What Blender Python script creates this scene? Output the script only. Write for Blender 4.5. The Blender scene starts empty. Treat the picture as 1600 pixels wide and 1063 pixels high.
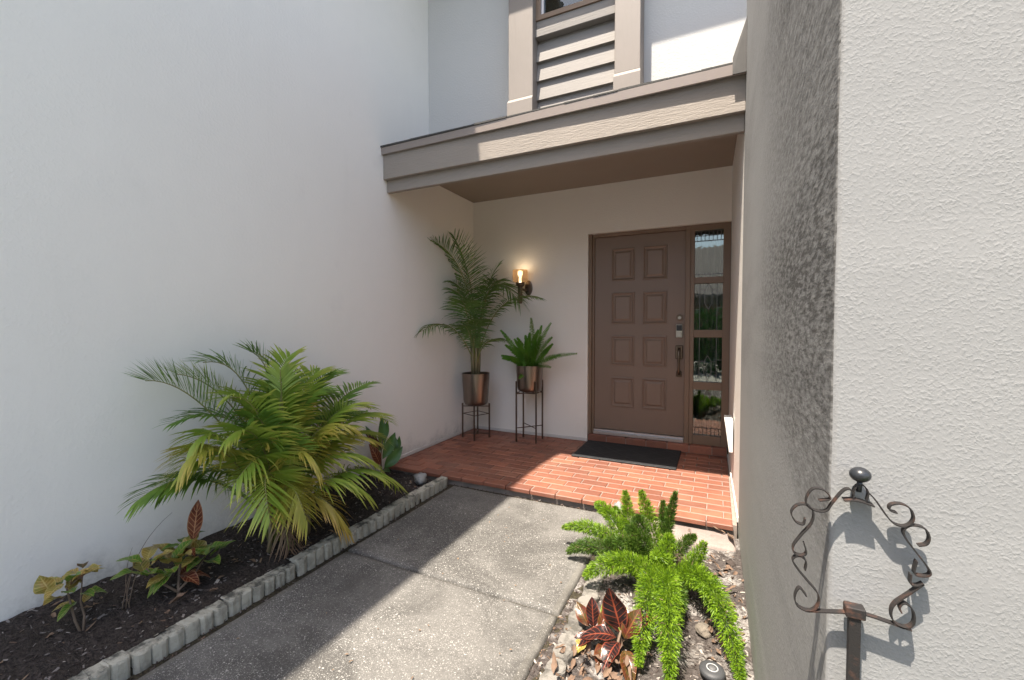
import bpy, bmesh, math, random
from mathutils import Vector, Matrix, noise

random.seed(7)
sc = bpy.context.scene
col = sc.collection
R = math.radians

# ------------------------------------------------------------------ camera
cam_d = bpy.data.cameras.new('camera')
cam_d.sensor_width = 36.0
cam_d.lens = 36.0 * 668.98 / 1600.0
cam_d.clip_start = 0.02
cam_d.clip_end = 500
cam = bpy.data.objects.new('camera', cam_d)
col.objects.link(cam)
YAW, PIT, ROLL = 0.4437, 0.0317, -0.001
_r = Vector((math.cos(YAW), math.sin(YAW), 0))
_f = Vector((-math.sin(YAW) * math.cos(PIT), math.cos(YAW) * math.cos(PIT), -math.sin(PIT)))
_u = _r.cross(_f)
_m = Matrix((_r, _u, -_f)).transposed().to_4x4() @ Matrix.Rotation(ROLL, 4, 'Z')
_m.translation = Vector((2.6629, -4.5192, 1.2427))
cam.matrix_world = _m
sc.camera = cam

# ------------------------------------------------------------------ sky, sun, exposure
SUN = Vector((0.127, 0.392, -1.0)).normalized()          # direction the light travels
w = bpy.data.worlds.new('World')
sc.world = w
w.use_nodes = True
nt = w.node_tree
sky = nt.nodes.new('ShaderNodeTexSky')
sky.sky_type = 'NISHITA'
sky.sun_disc = False
sky.sun_elevation = math.asin(-SUN.z)
sky.sun_rotation = math.atan2(-SUN.x, -SUN.y)
sky.air_density = 1.0
sky.dust_density = 2.0
sky.ozone_density = 1.0
nt.nodes['Background'].inputs['Strength'].default_value = 0.15
nt.links.new(sky.outputs[0], nt.nodes['Background'].inputs['Color'])
sun_d = bpy.data.lights.new('sun', 'SUN')
sun_d.energy = 4.2
sun_d.angle = R(0.53)
sun_d.color = (1.0, 0.965, 0.92)
sun = bpy.data.objects.new('sun', sun_d)
sun.rotation_euler = SUN.to_track_quat('-Z', 'Y').to_euler()
sun.location = (0, -4, 9)
col.objects.link(sun)
sc.view_settings.view_transform = 'Standard'
sc.view_settings.look = 'None'
sc.view_settings.gamma = 1.0
sc.view_settings.exposure = 1.57
sc.view_settings.use_curve_mapping = False
try:
    sc.view_settings.use_white_balance = True
    sc.view_settings.white_balance_temperature = 7350
    sc.view_settings.white_balance_tint = 10
except Exception:
    pass
sc.cycles.max_bounces = 10
sc.cycles.diffuse_bounces = 4
sc.cycles.transparent_max_bounces = 24
sc.cycles.sample_clamp_indirect = 6.0
try:
    sc.cycles.use_denoising = True
    sc.cycles.denoiser = 'OPENIMAGEDENOISE'
except Exception:
    pass

# ------------------------------------------------------------------ material helpers
class NT:
    def __init__(self, name, rough=0.7):
        self.m = bpy.data.materials.new(name)
        self.m.use_nodes = True
        self.t = self.m.node_tree
        self.b = self.t.nodes['Principled BSDF']
        self.b.inputs['Roughness'].default_value = rough
        self._tc = None
    def n(self, typ, **kw):
        x = self.t.nodes.new('ShaderNode' + typ)
        for k, v in kw.items():
            setattr(x, k, v)
        return x
    def l(self, a, b):
        self.t.links.new(a, b)
    def put(self, sock, v):
        if isinstance(v, (int, float)):
            sock.default_value = v
        elif isinstance(v, (tuple, list)):
            sock.default_value = tuple(v) if len(v) != 3 or sock.type == 'VECTOR' else (*v, 1)
        else:
            self.l(v, sock)
    def obj(self):
        if not self._tc:
            self._tc = self.n('TexCoord')
        return self._tc.outputs['Object']
    def uv(self):
        self.obj()
        return self._tc.outputs['UV']
    def pos(self):
        return self.n('NewGeometry').outputs['Position']
    def scale(self, v, s):
        x = self.n('Mapping')
        self.l(v, x.inputs['Vector'])
        x.inputs['Scale'].default_value = s
        return x.outputs[0]
    def noise(self, v, s, d=4, r=0.55, dist=0.0):
        x = self.n('TexNoise')
        self.l(v, x.inputs['Vector'])
        x.inputs['Scale'].default_value = s
        x.inputs['Detail'].default_value = d
        x.inputs['Roughness'].default_value = r
        x.inputs['Distortion'].default_value = dist
        return x.outputs['Fac']
    def voro(self, v, s, feature='F1', rnd=1.0, out='Distance'):
        x = self.n('TexVoronoi', feature=feature)
        self.l(v, x.inputs['Vector'])
        x.inputs['Scale'].default_value = s
        x.inputs['Randomness'].default_value = rnd
        return x if out is None else x.outputs[out]
    def math(self, op, a, b=0.0, c=0.0, clamp=False):
        x = self.n('Math', operation=op, use_clamp=clamp)
        self.put(x.inputs[0], a)
        self.put(x.inputs[1], b)
        self.put(x.inputs[2], c)
        return x.outputs[0]
    def ramp(self, v, lo, hi, a=0.0, b=1.0):
        x = self.n('MapRange')
        x.interpolation_type = 'SMOOTHSTEP'
        self.put(x.inputs[0], v)
        for i, q in enumerate((lo, hi, a, b)):
            x.inputs[i + 1].default_value = q
        return x.outputs[0]
    def mix(self, f, a, b, blend='MIX'):
        x = self.n('Mix', data_type='RGBA', blend_type=blend)
        self.put(x.inputs[0], f)
        self.put(x.inputs[6], a)
        self.put(x.inputs[7], b)
        return x.outputs[2]
    def sep(self, v):
        x = self.n('SeparateXYZ')
        self.l(v, x.inputs[0])
        return x.outputs
    def rnd(self):
        return self.n('ObjectInfo').outputs['Random']
    def color(self, c):
        self.put(self.b.inputs['Base Color'], c)
    def bump(self, h, strength=0.5, dist=0.01, prev=None):
        x = self.n('Bump')
        x.inputs['Strength'].default_value = strength
        x.inputs['Distance'].default_value = dist
        self.put(x.inputs['Height'], h)
        if prev:
            self.l(prev, x.inputs['Normal'])
        self.l(x.outputs[0], self.b.inputs['Normal'])
        return x.outputs[0]

def plain(name, c, rough=0.6, metal=0.0, var=0.12, vs=30, bump=0.0, bs=120, bd=0.002, spec=0.5):
    t = NT(name, rough)
    f = t.noise(t.pos(), vs, 5)
    t.color(t.mix(f, tuple(x * (1 - var) for x in c), tuple(min(1, x * (1 + var)) for x in c)))
    t.b.inputs['Metallic'].default_value = metal
    t.b.inputs['Specular IOR Level'].default_value = spec
    if bump:
        t.bump(t.noise(t.pos(), bs, 5), bump, bd)
    return t.m

def stucco(name, c, fine=0.35, stain=None, bs=55, bd=0.006, stretch=None):
    t = NT(name, 0.88)
    t.b.inputs['Specular IOR Level'].default_value = 0.25
    P = t.pos()
    big = t.noise(P, 0.9, 4)
    mid = t.noise(P, 7, 5)
    c0 = t.mix(big, tuple(x * 0.94 for x in c), tuple(x * 1.04 for x in c))
    c0 = t.mix(t.math('MULTIPLY', mid, 0.22), c0, tuple(x * 0.86 for x in c))
    if stain:
        c0 = stain(t, P, c0)
    t.color(c0)
    if stretch:
        P = t.scale(P, stretch)
    h = t.math('ADD', t.ramp(t.noise(P, bs, 3, 0.5, 0.3), 0.42, 0.74), t.math('MULTIPLY', t.noise(P, bs * 0.28, 3), 0.7))
    h = t.math('MULTIPLY', h, t.ramp(t.noise(P, bs * 0.09, 4, 0.6), 0.25, 0.75, 0.35, 1.25))
    h = t.math('ADD', h, t.math('MULTIPLY', t.noise(P, bs * 3.2, 3), 0.18))
    t.bump(h, fine, bd)
    return t.m

def base_dirt(t, P, c0):
    # grey splash dirt and mildew along the foot of the wall
    s = t.sep(P)
    n1 = t.noise(P, 3.5, 6, 0.65)
    hgt = t.math('ADD', s[2], t.math('MULTIPLY', t.math('SUBTRACT', n1, 0.5), 0.55))
    f = t.ramp(hgt, 0.20, -0.08)
    f = t.math('MULTIPLY', f, t.ramp(t.noise(P, 26, 6, 0.7), 0.25, 0.8, 0.45, 1.0))
    c1 = t.mix(t.math('MULTIPLY', f, 0.8), c0, (0.17, 0.165, 0.16))
    run = t.ramp(t.noise(t.scale(P, (1, 3.5, 0.35)), 1.5, 6, 0.6), 0.55, 0.82, 0.0, 0.07)
    c1 = t.mix(run, c1, (0.45, 0.435, 0.41))
    blot = t.math('MULTIPLY', t.ramp(t.noise(P, 1.6, 5, 0.6), 0.60, 0.78), 0.18)
    return t.mix(blot, c1, (0.42, 0.41, 0.40))

def lump_dirt(t, P, c0):
    d = t.ramp(t.noise(P, 1.3, 6, 0.65), 0.45, 0.8, 0.0, 0.28)
    sp = t.ramp(t.noise(P, 70, 4, 0.6), 0.60, 0.74, 0.0, 0.25)
    c1 = t.mix(d, c0, (0.22, 0.215, 0.205))
    return t.mix(sp, c1, (0.16, 0.155, 0.15))

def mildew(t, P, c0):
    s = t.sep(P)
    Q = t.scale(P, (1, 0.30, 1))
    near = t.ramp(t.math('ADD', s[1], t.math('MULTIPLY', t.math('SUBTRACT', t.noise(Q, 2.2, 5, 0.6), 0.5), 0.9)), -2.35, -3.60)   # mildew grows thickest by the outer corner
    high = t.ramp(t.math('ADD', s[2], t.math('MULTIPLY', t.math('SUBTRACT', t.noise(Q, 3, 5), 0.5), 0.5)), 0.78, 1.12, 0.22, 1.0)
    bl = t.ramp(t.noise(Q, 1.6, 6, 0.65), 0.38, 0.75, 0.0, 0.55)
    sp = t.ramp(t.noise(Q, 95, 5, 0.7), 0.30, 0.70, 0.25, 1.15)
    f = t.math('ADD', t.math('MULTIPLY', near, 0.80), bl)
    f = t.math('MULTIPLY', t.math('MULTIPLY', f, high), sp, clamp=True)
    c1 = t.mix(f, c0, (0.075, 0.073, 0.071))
    g = t.ramp(t.math('ADD', s[2], t.math('MULTIPLY', t.noise(Q, 12, 5), 0.4)), 0.70, 0.10, 0.0, 0.45)  # greenish bounce off the plants, put into the colour low on the flank
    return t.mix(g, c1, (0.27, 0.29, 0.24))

WALLC = (0.85, 0.82, 0.775)
M = {}
M['wall'] = stucco('painted_stucco', WALLC, 0.16, base_dirt, 60, 0.004)
M['wall_house'] = stucco('house_stucco', (0.80, 0.765, 0.715), 0.30, None, 70, 0.004)
M['wall_house_dimmed'] = stucco('dimmed_house_stucco', (0.52, 0.515, 0.505), 0.30, None, 70, 0.004)  # same house paint, darkened because the sun overexposes the upper storey
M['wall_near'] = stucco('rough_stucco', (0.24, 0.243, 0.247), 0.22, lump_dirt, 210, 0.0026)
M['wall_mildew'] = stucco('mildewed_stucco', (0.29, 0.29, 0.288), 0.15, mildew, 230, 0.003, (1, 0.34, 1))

def wood_paint(name, c, rough=0.55, strength=0.4, axis=(3, 40, 60)):
    t = NT(name, rough)
    P = t.pos()
    g = t.noise(t.scale(P, axis), 1.0, 6, 0.65, 0.6)
    f = t.noise(P, 2.5, 4)
    cc = t.mix(f, tuple(x * 0.88 for x in c), tuple(x * 1.1 for x in c))
    cc = t.mix(t.math('MULTIPLY', t.ramp(g, 0.55, 0.8), 0.35), cc, tuple(x * 0.72 for x in c))
    t.color(cc)
    t.bump(g, strength, 0.004)
    return t.m

TAUPE = (0.27, 0.235, 0.205)
M['trim'] = wood_paint('taupe_trim_paint', TAUPE, 0.65, 0.9, (14, 60, 110))
M['trim_v'] = wood_paint('taupe_post_paint', (0.225, 0.195, 0.175), 0.6, 0.45, (45, 45, 4))
M['siding'] = wood_paint('siding_paint', (0.215, 0.198, 0.185), 0.7, 0.6, (4, 60, 90))
M['soffit'] = plain('soffit_paint', (0.285, 0.235, 0.195), 0.7, var=0.06, vs=4, bump=0.15, bs=90)
M['drip'] = plain('painted_drip_metal', (0.25, 0.21, 0.19), 0.42, var=0.06, vs=9)
M['door'] = wood_paint('brown_door_paint', (0.200, 0.140, 0.107), 0.42, 0.05, (60, 60, 4))
M['frame'] = wood_paint('brown_frame_paint', (0.195, 0.130, 0.088), 0.45, 0.10, (60, 60, 5))
M['alu'] = plain('aluminium', (0.55, 0.55, 0.56), 0.38, 1.0, 0.08, 40)
M['bronze'] = plain('aged_bronze_metal', (0.17, 0.13, 0.10), 0.36, 1.0, 0.15, 30)
M['nickel'] = plain('brushed_nickel', (0.46, 0.43, 0.39), 0.32, 1.0, 0.1, 60)
M['black'] = plain('black_plastic', (0.02, 0.022, 0.026), 0.3, var=0.1)
M['greyplastic'] = plain('dark_grey_plastic', (0.045, 0.047, 0.052), 0.6, var=0.2)
M['ringgrey'] = plain('pale_grey_plastic', (0.33, 0.33, 0.33), 0.6)
M['badgegrey'] = plain('mid_grey_plastic', (0.11, 0.11, 0.115), 0.6)
M['dark_plate'] = plain('dark_plate_metal', (0.055, 0.052, 0.05), 0.6, 0.2, 0.2, 20)
M['white'] = plain('white_sill_paint', (0.70, 0.69, 0.67), 0.7, var=0.08, vs=20, bump=0.25, bs=70)
M['cord'] = plain('leaded_came', (0.12, 0.12, 0.118), 0.45, 1.0)
M['interior'] = plain('dim_hallway_paint', (0.10, 0.10, 0.095), 0.9, var=0.15, vs=3)
M['curtain'] = plain('grey_green_curtain', (0.07, 0.085, 0.078), 0.9, var=0.25, vs=14)
M['shingle'] = plain('asphalt_shingle', (0.07, 0.068, 0.065), 0.95, var=0.5, vs=60, bump=0.8, bs=200, bd=0.004)
M['baseboard'] = plain('pale_base_trim', (0.60, 0.575, 0.545), 0.7, var=0.14, vs=16)

def glass_mat(name, tint, mixv):
    t = NT(name)
    out = t.t.nodes['Material Output']
    g = t.n('BsdfGlossy')
    g.inputs['Roughness'].default_value = 0.012
    g.inputs['Color'].default_value = (0.92, 0.96, 0.95, 1)
    tr = t.n('BsdfTransparent')
    tr.inputs['Color'].default_value = (*tint, 1)
    fr = t.n('Fresnel')
    fr.inputs['IOR'].default_value = mixv
    wv = t.n('Bump')
    wv.inputs['Strength'].default_value = 0.05
    wv.inputs['Distance'].default_value = 0.01
    t.l(t.noise(t.pos(), 9, 2), wv.inputs['Height'])
    t.l(wv.outputs[0], g.inputs['Normal'])
    t.l(wv.outputs[0], fr.inputs['Normal'])
    mx = t.n('MixShader')
    t.l(fr.outputs[0], mx.inputs[0])
    t.l(tr.outputs[0], mx.inputs[1])
    t.l(g.outputs[0], mx.inputs[2])
    t.l(mx.outputs[0], out.inputs['Surface'])
    return t.m
M['glass'] = glass_mat('window_glass', (0.70, 0.78, 0.76), 2.0)
def amber():
    t = NT('amber_lamp_glass')
    out = t.t.nodes['Material Output']
    tr = t.n('BsdfTransparent'); tr.inputs['Color'].default_value = (0.95, 0.78, 0.56, 1)
    tl = t.n('BsdfTranslucent'); tl.inputs['Color'].default_value = (0.19, 0.12, 0.07, 1)
    g = t.n('BsdfGlossy'); g.inputs['Roughness'].default_value = 0.08
    a = t.n('MixShader'); a.inputs[0].default_value = 0.80
    t.l(tr.outputs[0], a.inputs[1]); t.l(tl.outputs[0], a.inputs[2])
    b = t.n('MixShader'); b.inputs[0].default_value = 0.05
    t.l(a.outputs[0], b.inputs[1]); t.l(g.outputs[0], b.inputs[2])
    t.l(b.outputs[0], out.inputs['Surface'])
    return t.m
M['amber'] = amber()

def emis(name, c, s):
    t = NT(name)
    t.b.inputs['Base Color'].default_value = (*c, 1)
    t.b.inputs['Emission Color'].default_value = (*c, 1)
    t.b.inputs['Emission Strength'].default_value = s
    return t.m
M['bulb'] = emis('lit_bulb', (1.0, 0.88, 0.70), 4.0)

def brick_mat():
    t = NT('terracotta_paver', 0.58)
    P = t.pos()
    r = t.rnd()
    a = t.mix(r, (0.175, 0.066, 0.043), (0.315, 0.118, 0.072))
    f = t.noise(P, 14, 6, 0.65)
    a = t.mix(t.math('MULTIPLY', t.ramp(f, 0.42, 0.72), 0.55), a, (0.15, 0.062, 0.045))
    d = t.ramp(t.noise(P, 2.0, 5, 0.6), 0.45, 0.75)
    a = t.mix(t.math('MULTIPLY', d, 0.35), a, (0.27, 0.165, 0.12))
    t.color(a)
    t.bump(t.noise(P, 160, 5), 0.25, 0.002)
    return t.m
M['brick'] = brick_mat()
M['grout'] = plain('sandy_grout', (0.25, 0.21, 0.185), 0.95, var=0.45, vs=12, bump=0.5, bs=160)

def aggregate(name, base, dark, chip, dens=1.0):
    t = NT(name, 0.85)
    t.b.inputs['Specular IOR Level'].default_value = 0.3
    P = t.pos()
    wp = t.n('VectorMath', operation='ADD')
    nz = t.n('TexNoise')
    nz.inputs['Scale'].default_value = 30
    t.l(P, nz.inputs['Vector'])
    sc_ = t.n('VectorMath', operation='SCALE')
    sc_.inputs['Scale'].default_value = 0.018
    t.l(nz.outputs['Color'], sc_.inputs[0])
    t.l(P, wp.inputs[0])
    t.l(sc_.outputs[0], wp.inputs[1])
    Q = wp.outputs[0]
    c0 = t.mix(t.ramp(t.noise(P, 2.1, 7, 0.72, 0.5), 0.40, 0.62), dark, base)
    spot = t.ramp(t.noise(P, 7.5, 6, 0.7), 0.60, 0.72, 0.0, 0.55)
    c0 = t.mix(spot, c0, tuple(x * 0.62 for x in dark))
    c0 = t.mix(t.math('MULTIPLY', t.ramp(t.noise(P, 60, 5, 0.7), 0.3, 0.7), 0.5), c0, tuple(x * 0.62 for x in base))
    hs = None
    for s, thr, gate, cc in ((62, 0.30, 0.66, chip), (110, 0.36, 0.42, tuple(x * 0.85 for x in chip)), (210, 0.46, 0.30, tuple(x * 0.62 for x in chip))):
        v = t.voro(t.scale(Q, (1.0, 1.25, 1.0)), s, out=None)
        rr = t.sep(v.outputs['Color'])
        inside = t.ramp(v.outputs['Distance'], thr, thr * 0.55)
        size = t.ramp(rr[0], gate, gate + 0.1)
        f = t.math('MULTIPLY', inside, size)
        f = t.math('MULTIPLY', f, t.math('ADD', 0.35, t.math('MULTIPLY', rr[1], 0.65)))
        f = t.math('MULTIPLY', f, t.ramp(t.noise(P, 3.3, 5, 0.65), 0.30, 0.62, 0.35 * dens, dens), clamp=True)
        c0 = t.mix(f, c0, cc)
        hs = f if hs is None else t.math('ADD', hs, f)
    t.color(c0)
    h = t.math('ADD', t.math('MULTIPLY', hs, 0.6), t.noise(P, 140, 5))
    t.bump(h, 0.5, 0.003)
    return t.m
M['agg'] = aggregate('shell_aggregate_concrete', (0.148, 0.142, 0.134), (0.070, 0.067, 0.063), (0.47, 0.455, 0.43))
M['agg_edge'] = aggregate('trowelled_slab_margin', (0.17, 0.162, 0.148), (0.082, 0.077, 0.07), (0.44, 0.42, 0.39), 0.65)
M['pink'] = aggregate('pink_concrete', (0.30, 0.245, 0.225), (0.22, 0.175, 0.16), (0.46, 0.41, 0.375), 0.6)

def kerb_mat(name, c, moss, amt):
    t = NT(name, 0.92)
    P = t.pos()
    f = t.noise(P, 22, 6, 0.65)
    a = t.mix(f, tuple(x * 0.75 for x in c), tuple(x * 1.15 for x in c))
    st = t.ramp(t.noise(P, 11, 7, 0.7), 0.42, 0.62)
    nz = t.sep(t.n('NewGeometry').outputs['Normal'])[2]
    st = t.math('MULTIPLY', st, t.ramp(nz, 0.2, 0.9, 0.45, 1.0))
    a = t.mix(t.math('MULTIPLY', st, amt), a, moss)
    t.color(a)
    t.bump(t.math('ADD', t.noise(P, 130, 6, 0.7), t.math('MULTIPLY', t.noise(P, 25, 4), 0.8)), 0.7, 0.005)
    return t.m
M['kerb'] = kerb_mat('weathered_concrete_edging', (0.44, 0.42, 0.355), (0.055, 0.055, 0.047), 0.95)
M['kerb_pale'] = kerb_mat('sun_bleached_edging', (0.23, 0.215, 0.195), (0.075, 0.07, 0.062), 0.95)

def soil_mat(name, c1, c2, pale=None, pamt=0.0):
    t = NT(name, 0.97)
    t.b.inputs['Specular IOR Level'].default_value = 0.15
    P = t.pos()
    f = t.noise(t.scale(P, (1, 1.6, 1)), 60, 7, 0.72)
    a = t.mix(t.ramp(f, 0.3, 0.7), c1, c2)
    if pale:
        k = t.math('MULTIPLY', t.ramp(t.noise(P, 5.5, 6, 0.65), 0.47, 0.60), t.ramp(t.noise(P, 70, 5, 0.7), 0.36, 0.58))
        a = t.mix(t.math('MULTIPLY', k, pamt), a, pale)
    t.color(a)
    t.bump(t.math('ADD', f, t.noise(P, 180, 5)), 1.0, 0.008)
    return t.m
M['mulch'] = soil_mat('dark_mulch', (0.022, 0.018, 0.016), (0.075, 0.062, 0.055))
M['sandy'] = soil_mat('sandy_mulch', (0.042, 0.035, 0.033), (0.125, 0.108, 0.10), (0.38, 0.36, 0.345), 0.9)
M['dirt'] = soil_mat('dark_dirt', (0.025, 0.02, 0.016), (0.085, 0.075, 0.05))
M['bounce_pave'] = soil_mat('pale_bounce_concrete', (0.30, 0.285, 0.26), (0.40, 0.385, 0.355))
M['lawn'] = soil_mat('lawn_ground', (0.05, 0.075, 0.025), (0.10, 0.13, 0.045))
M['chip_dark'] = plain('dark_bark_chip', (0.05, 0.038, 0.033), 0.95, var=0.5, vs=25)
M['chip_grey'] = plain('grey_bark_chip', (0.17, 0.15, 0.14), 0.95, var=0.4, vs=25)
M['chip_pale'] = plain('pale_wood_chip', (0.33, 0.29, 0.26), 0.95, var=0.3, vs=25)
M['leaf_dry'] = plain('dry_brown_leaf', (0.15, 0.095, 0.065), 0.85, var=0.6, vs=30)
M['rock'] = kerb_mat('pale_rock', (0.34, 0.34, 0.335), (0.11, 0.11, 0.105), 0.9)
M['rock_tan'] = kerb_mat('tan_rock', (0.20, 0.17, 0.14), (0.08, 0.07, 0.06), 0.8)
M['rust'] = None

def leafmat(name, c1, c2, tip=None, trans=0.35, rough=0.45, vs=8):
    t = NT(name, rough)
    P = t.pos()
    f = t.noise(P, vs, 3)
    a = t.mix(t.ramp(f, 0.3, 0.7), c1, c2)
    if tip:
        a = t.mix(t.ramp(t.sep(t.uv())[1], 0.45, 1.0), a, tip)
    t.color(a)
    out = t.t.nodes['Material Output']
    tl = t.n('BsdfTranslucent')
    t.put(tl.inputs['Color'], a)
    mx = t.n('MixShader')
    mx.inputs[0].default_value = trans
    t.l(t.b.outputs[0], mx.inputs[1])
    t.l(tl.outputs[0], mx.inputs[2])
    t.l(mx.outputs[0], out.inputs['Surface'])
    return t.m
M['palm'] = leafmat('palm_green', (0.105, 0.215, 0.032), (0.19, 0.31, 0.048))
M['palm_lt'] = leafmat('palm_light_green', (0.21, 0.33, 0.045), (0.31, 0.42, 0.065), (0.40, 0.41, 0.08))
M['palm_yl'] = leafmat('palm_yellowing', (0.32, 0.36, 0.055), (0.44, 0.41, 0.075), (0.55, 0.43, 0.10))
M['palm_yy'] = leafmat('palm_yellow', (0.36, 0.30, 0.05), (0.42, 0.34, 0.07), (0.40, 0.25, 0.07))
M['palm_dk'] = leafmat('potted_palm_green', (0.085, 0.17, 0.038), (0.155, 0.26, 0.06))
M['rachis'] = leafmat('palm_stem', (0.16, 0.19, 0.05), (0.27, 0.24, 0.08), trans=0.1)
M['stem_tan'] = plain('palm_cane', (0.20, 0.17, 0.095), 0.7, var=0.35, vs=18)
M['dead'] = leafmat('dead_frond', (0.16, 0.10, 0.065), (0.25, 0.17, 0.11), trans=0.1, rough=0.8)
M['fern'] = leafmat('glossy_fern_green', (0.085, 0.23, 0.026), (0.15, 0.32, 0.042), trans=0.3, rough=0.35)
M['fern_lt'] = leafmat('new_fern_green', (0.10, 0.22, 0.03), (0.15, 0.28, 0.045), trans=0.35, rough=0.4)
M['fox'] = leafmat('foxtail_green', (0.15, 0.285, 0.016), (0.27, 0.43, 0.032), trans=0.45, rough=0.5, vs=25)
M['fox_dk'] = leafmat('foxtail_deep_green', (0.055, 0.125, 0.016), (0.10, 0.19, 0.024), trans=0.4, rough=0.5, vs=25)
M['fox_ol'] = leafmat('foxtail_olive', (0.075, 0.12, 0.022), (0.14, 0.19, 0.035), trans=0.4, rough=0.5, vs=25)
M['twig'] = plain('brown_twig', (0.16, 0.115, 0.085), 0.9, var=0.3, vs=40)

def croton_mat(name, base1, base2, vein, edge, vw=0.10, trans=0.25):
    t = NT(name, 0.28)
    s = t.sep(t.uv())                       # x: -1..1 across, y: 0..1 along
    ax = t.math('ABSOLUTE', s[0])
    rib = t.ramp(ax, 0.10, 0.035)
    lat = t.math('FRACT', t.math('ADD', t.math('MULTIPLY', s[1], 8.0), t.math('MULTIPLY', ax, -1.6)))
    lat = t.math('ABSOLUTE', t.math('SUBTRACT', lat, 0.5))
    latf = t.ramp(lat, vw * 1.35, vw * 0.4)
    rim = t.ramp(ax, 0.80, 0.98)
    f = t.noise(t.pos(), 28, 4)
    a = t.mix(t.ramp(f, 0.35, 0.65), base1, base2)
    v = t.math('MAXIMUM', t.math('MAXIMUM', rib, t.math('MULTIPLY', latf, 0.85)), t.math('MULTIPLY', rim, 0.7))
    a = t.mix(v, a, t.mix(f, vein, edge))
    t.color(a)
    t.bump(v, 0.25, 0.004)
    out = t.t.nodes['Material Output']
    tl = t.n('BsdfTranslucent')
    t.put(tl.inputs['Color'], a)
    mx = t.n('MixShader')
    mx.inputs[0].default_value = trans
    t.l(t.b.outputs[0], mx.inputs[1])
    t.l(tl.outputs[0], mx.inputs[2])
    t.l(mx.outputs[0], out.inputs['Surface'])
    return t.m
M['cro_g'] = croton_mat('croton_green_leaf', (0.06, 0.16, 0.02), (0.11, 0.23, 0.03), (0.38, 0.36, 0.10), (0.42, 0.34, 0.12), 0.07)
M['cro_y'] = croton_mat('croton_yellow_leaf', (0.24, 0.22, 0.05), (0.33, 0.21, 0.05), (0.50, 0.42, 0.14), (0.50, 0.36, 0.14), 0.12)
M['cro_r'] = croton_mat('croton_red_leaf', (0.10, 0.022, 0.014), (0.17, 0.04, 0.02), (0.48, 0.27, 0.15), (0.45, 0.20, 0.10), 0.09)
M['cro_k'] = croton_mat('croton_dark_leaf', (0.010, 0.010, 0.011), (0.035, 0.012, 0.012), (0.26, 0.042, 0.034), (0.27, 0.075, 0.03), 0.06)
M['cro_o'] = croton_mat('croton_rust_leaf', (0.095, 0.020, 0.014), (0.07, 0.055, 0.014), (0.21, 0.055, 0.03), (0.22, 0.10, 0.03), 0.05)
M['dra'] = leafmat('dark_broad_leaf', (0.03, 0.085, 0.018), (0.06, 0.15, 0.028), trans=0.2, rough=0.32)

def rust_mat():
    t = NT('rusty_iron', 0.75)
    P = t.pos()
    f = t.ramp(t.noise(P, 55, 5, 0.65), 0.50, 0.80)
    t.color(t.mix(f, (0.016, 0.014, 0.014), (0.095, 0.042, 0.027)))
    t.b.inputs['Metallic'].default_value = 0.15
    t.bump(t.noise(P, 400, 5), 0.4, 0.001)
    return t.m
M['rust'] = rust_mat()

def pot_mat():
    t = NT('brushed_bronze_pot', 0.3)
    P = t.obj()
    f = t.noise(t.scale(P, (60, 60, 3)), 1.0, 5)
    t.color(t.mix(f, (0.20, 0.165, 0.14), (0.31, 0.255, 0.215)))
    t.b.inputs['Metallic'].default_value = 1.0
    t.put(t.b.inputs['Roughness'], t.ramp(f, 0.2, 0.8, 0.26, 0.42))
    return t.m
M['pot'] = pot_mat()

def mat_mat():
    t = NT('black_rubber_mat', 0.8)
    P = t.obj()
    s = t.sep(P)
    a = t.math('ABSOLUTE', t.math('SUBTRACT', t.math('FRACT', t.math('MULTIPLY', t.math('ADD', s[0], s[1]), 4.2)), 0.5))
    b = t.math('ABSOLUTE', t.math('SUBTRACT', t.math('FRACT', t.math('MULTIPLY', t.math('SUBTRACT', s[0], s[1]), 4.2)), 0.5))
    g = t.ramp(t.math('MINIMUM', a, b), 0.05, 0.02)
    dirt = t.ramp(t.noise(P, 9, 6, 0.7), 0.5, 0.75)
    c = t.mix(t.math('MULTIPLY', dirt, 0.5), (0.016, 0.018, 0.021), (0.05, 0.05, 0.05))
    t.color(t.mix(t.math('MULTIPLY', g, 0.35), c, (0.055, 0.058, 0.06)))
    t.bump(t.math('ADD', t.math('MULTIPLY', g, -1.0), t.math('MULTIPLY', t.noise(P, 300, 3), 0.7)), 0.6, 0.003)
    return t.m
M['mat'] = mat_mat()

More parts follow.
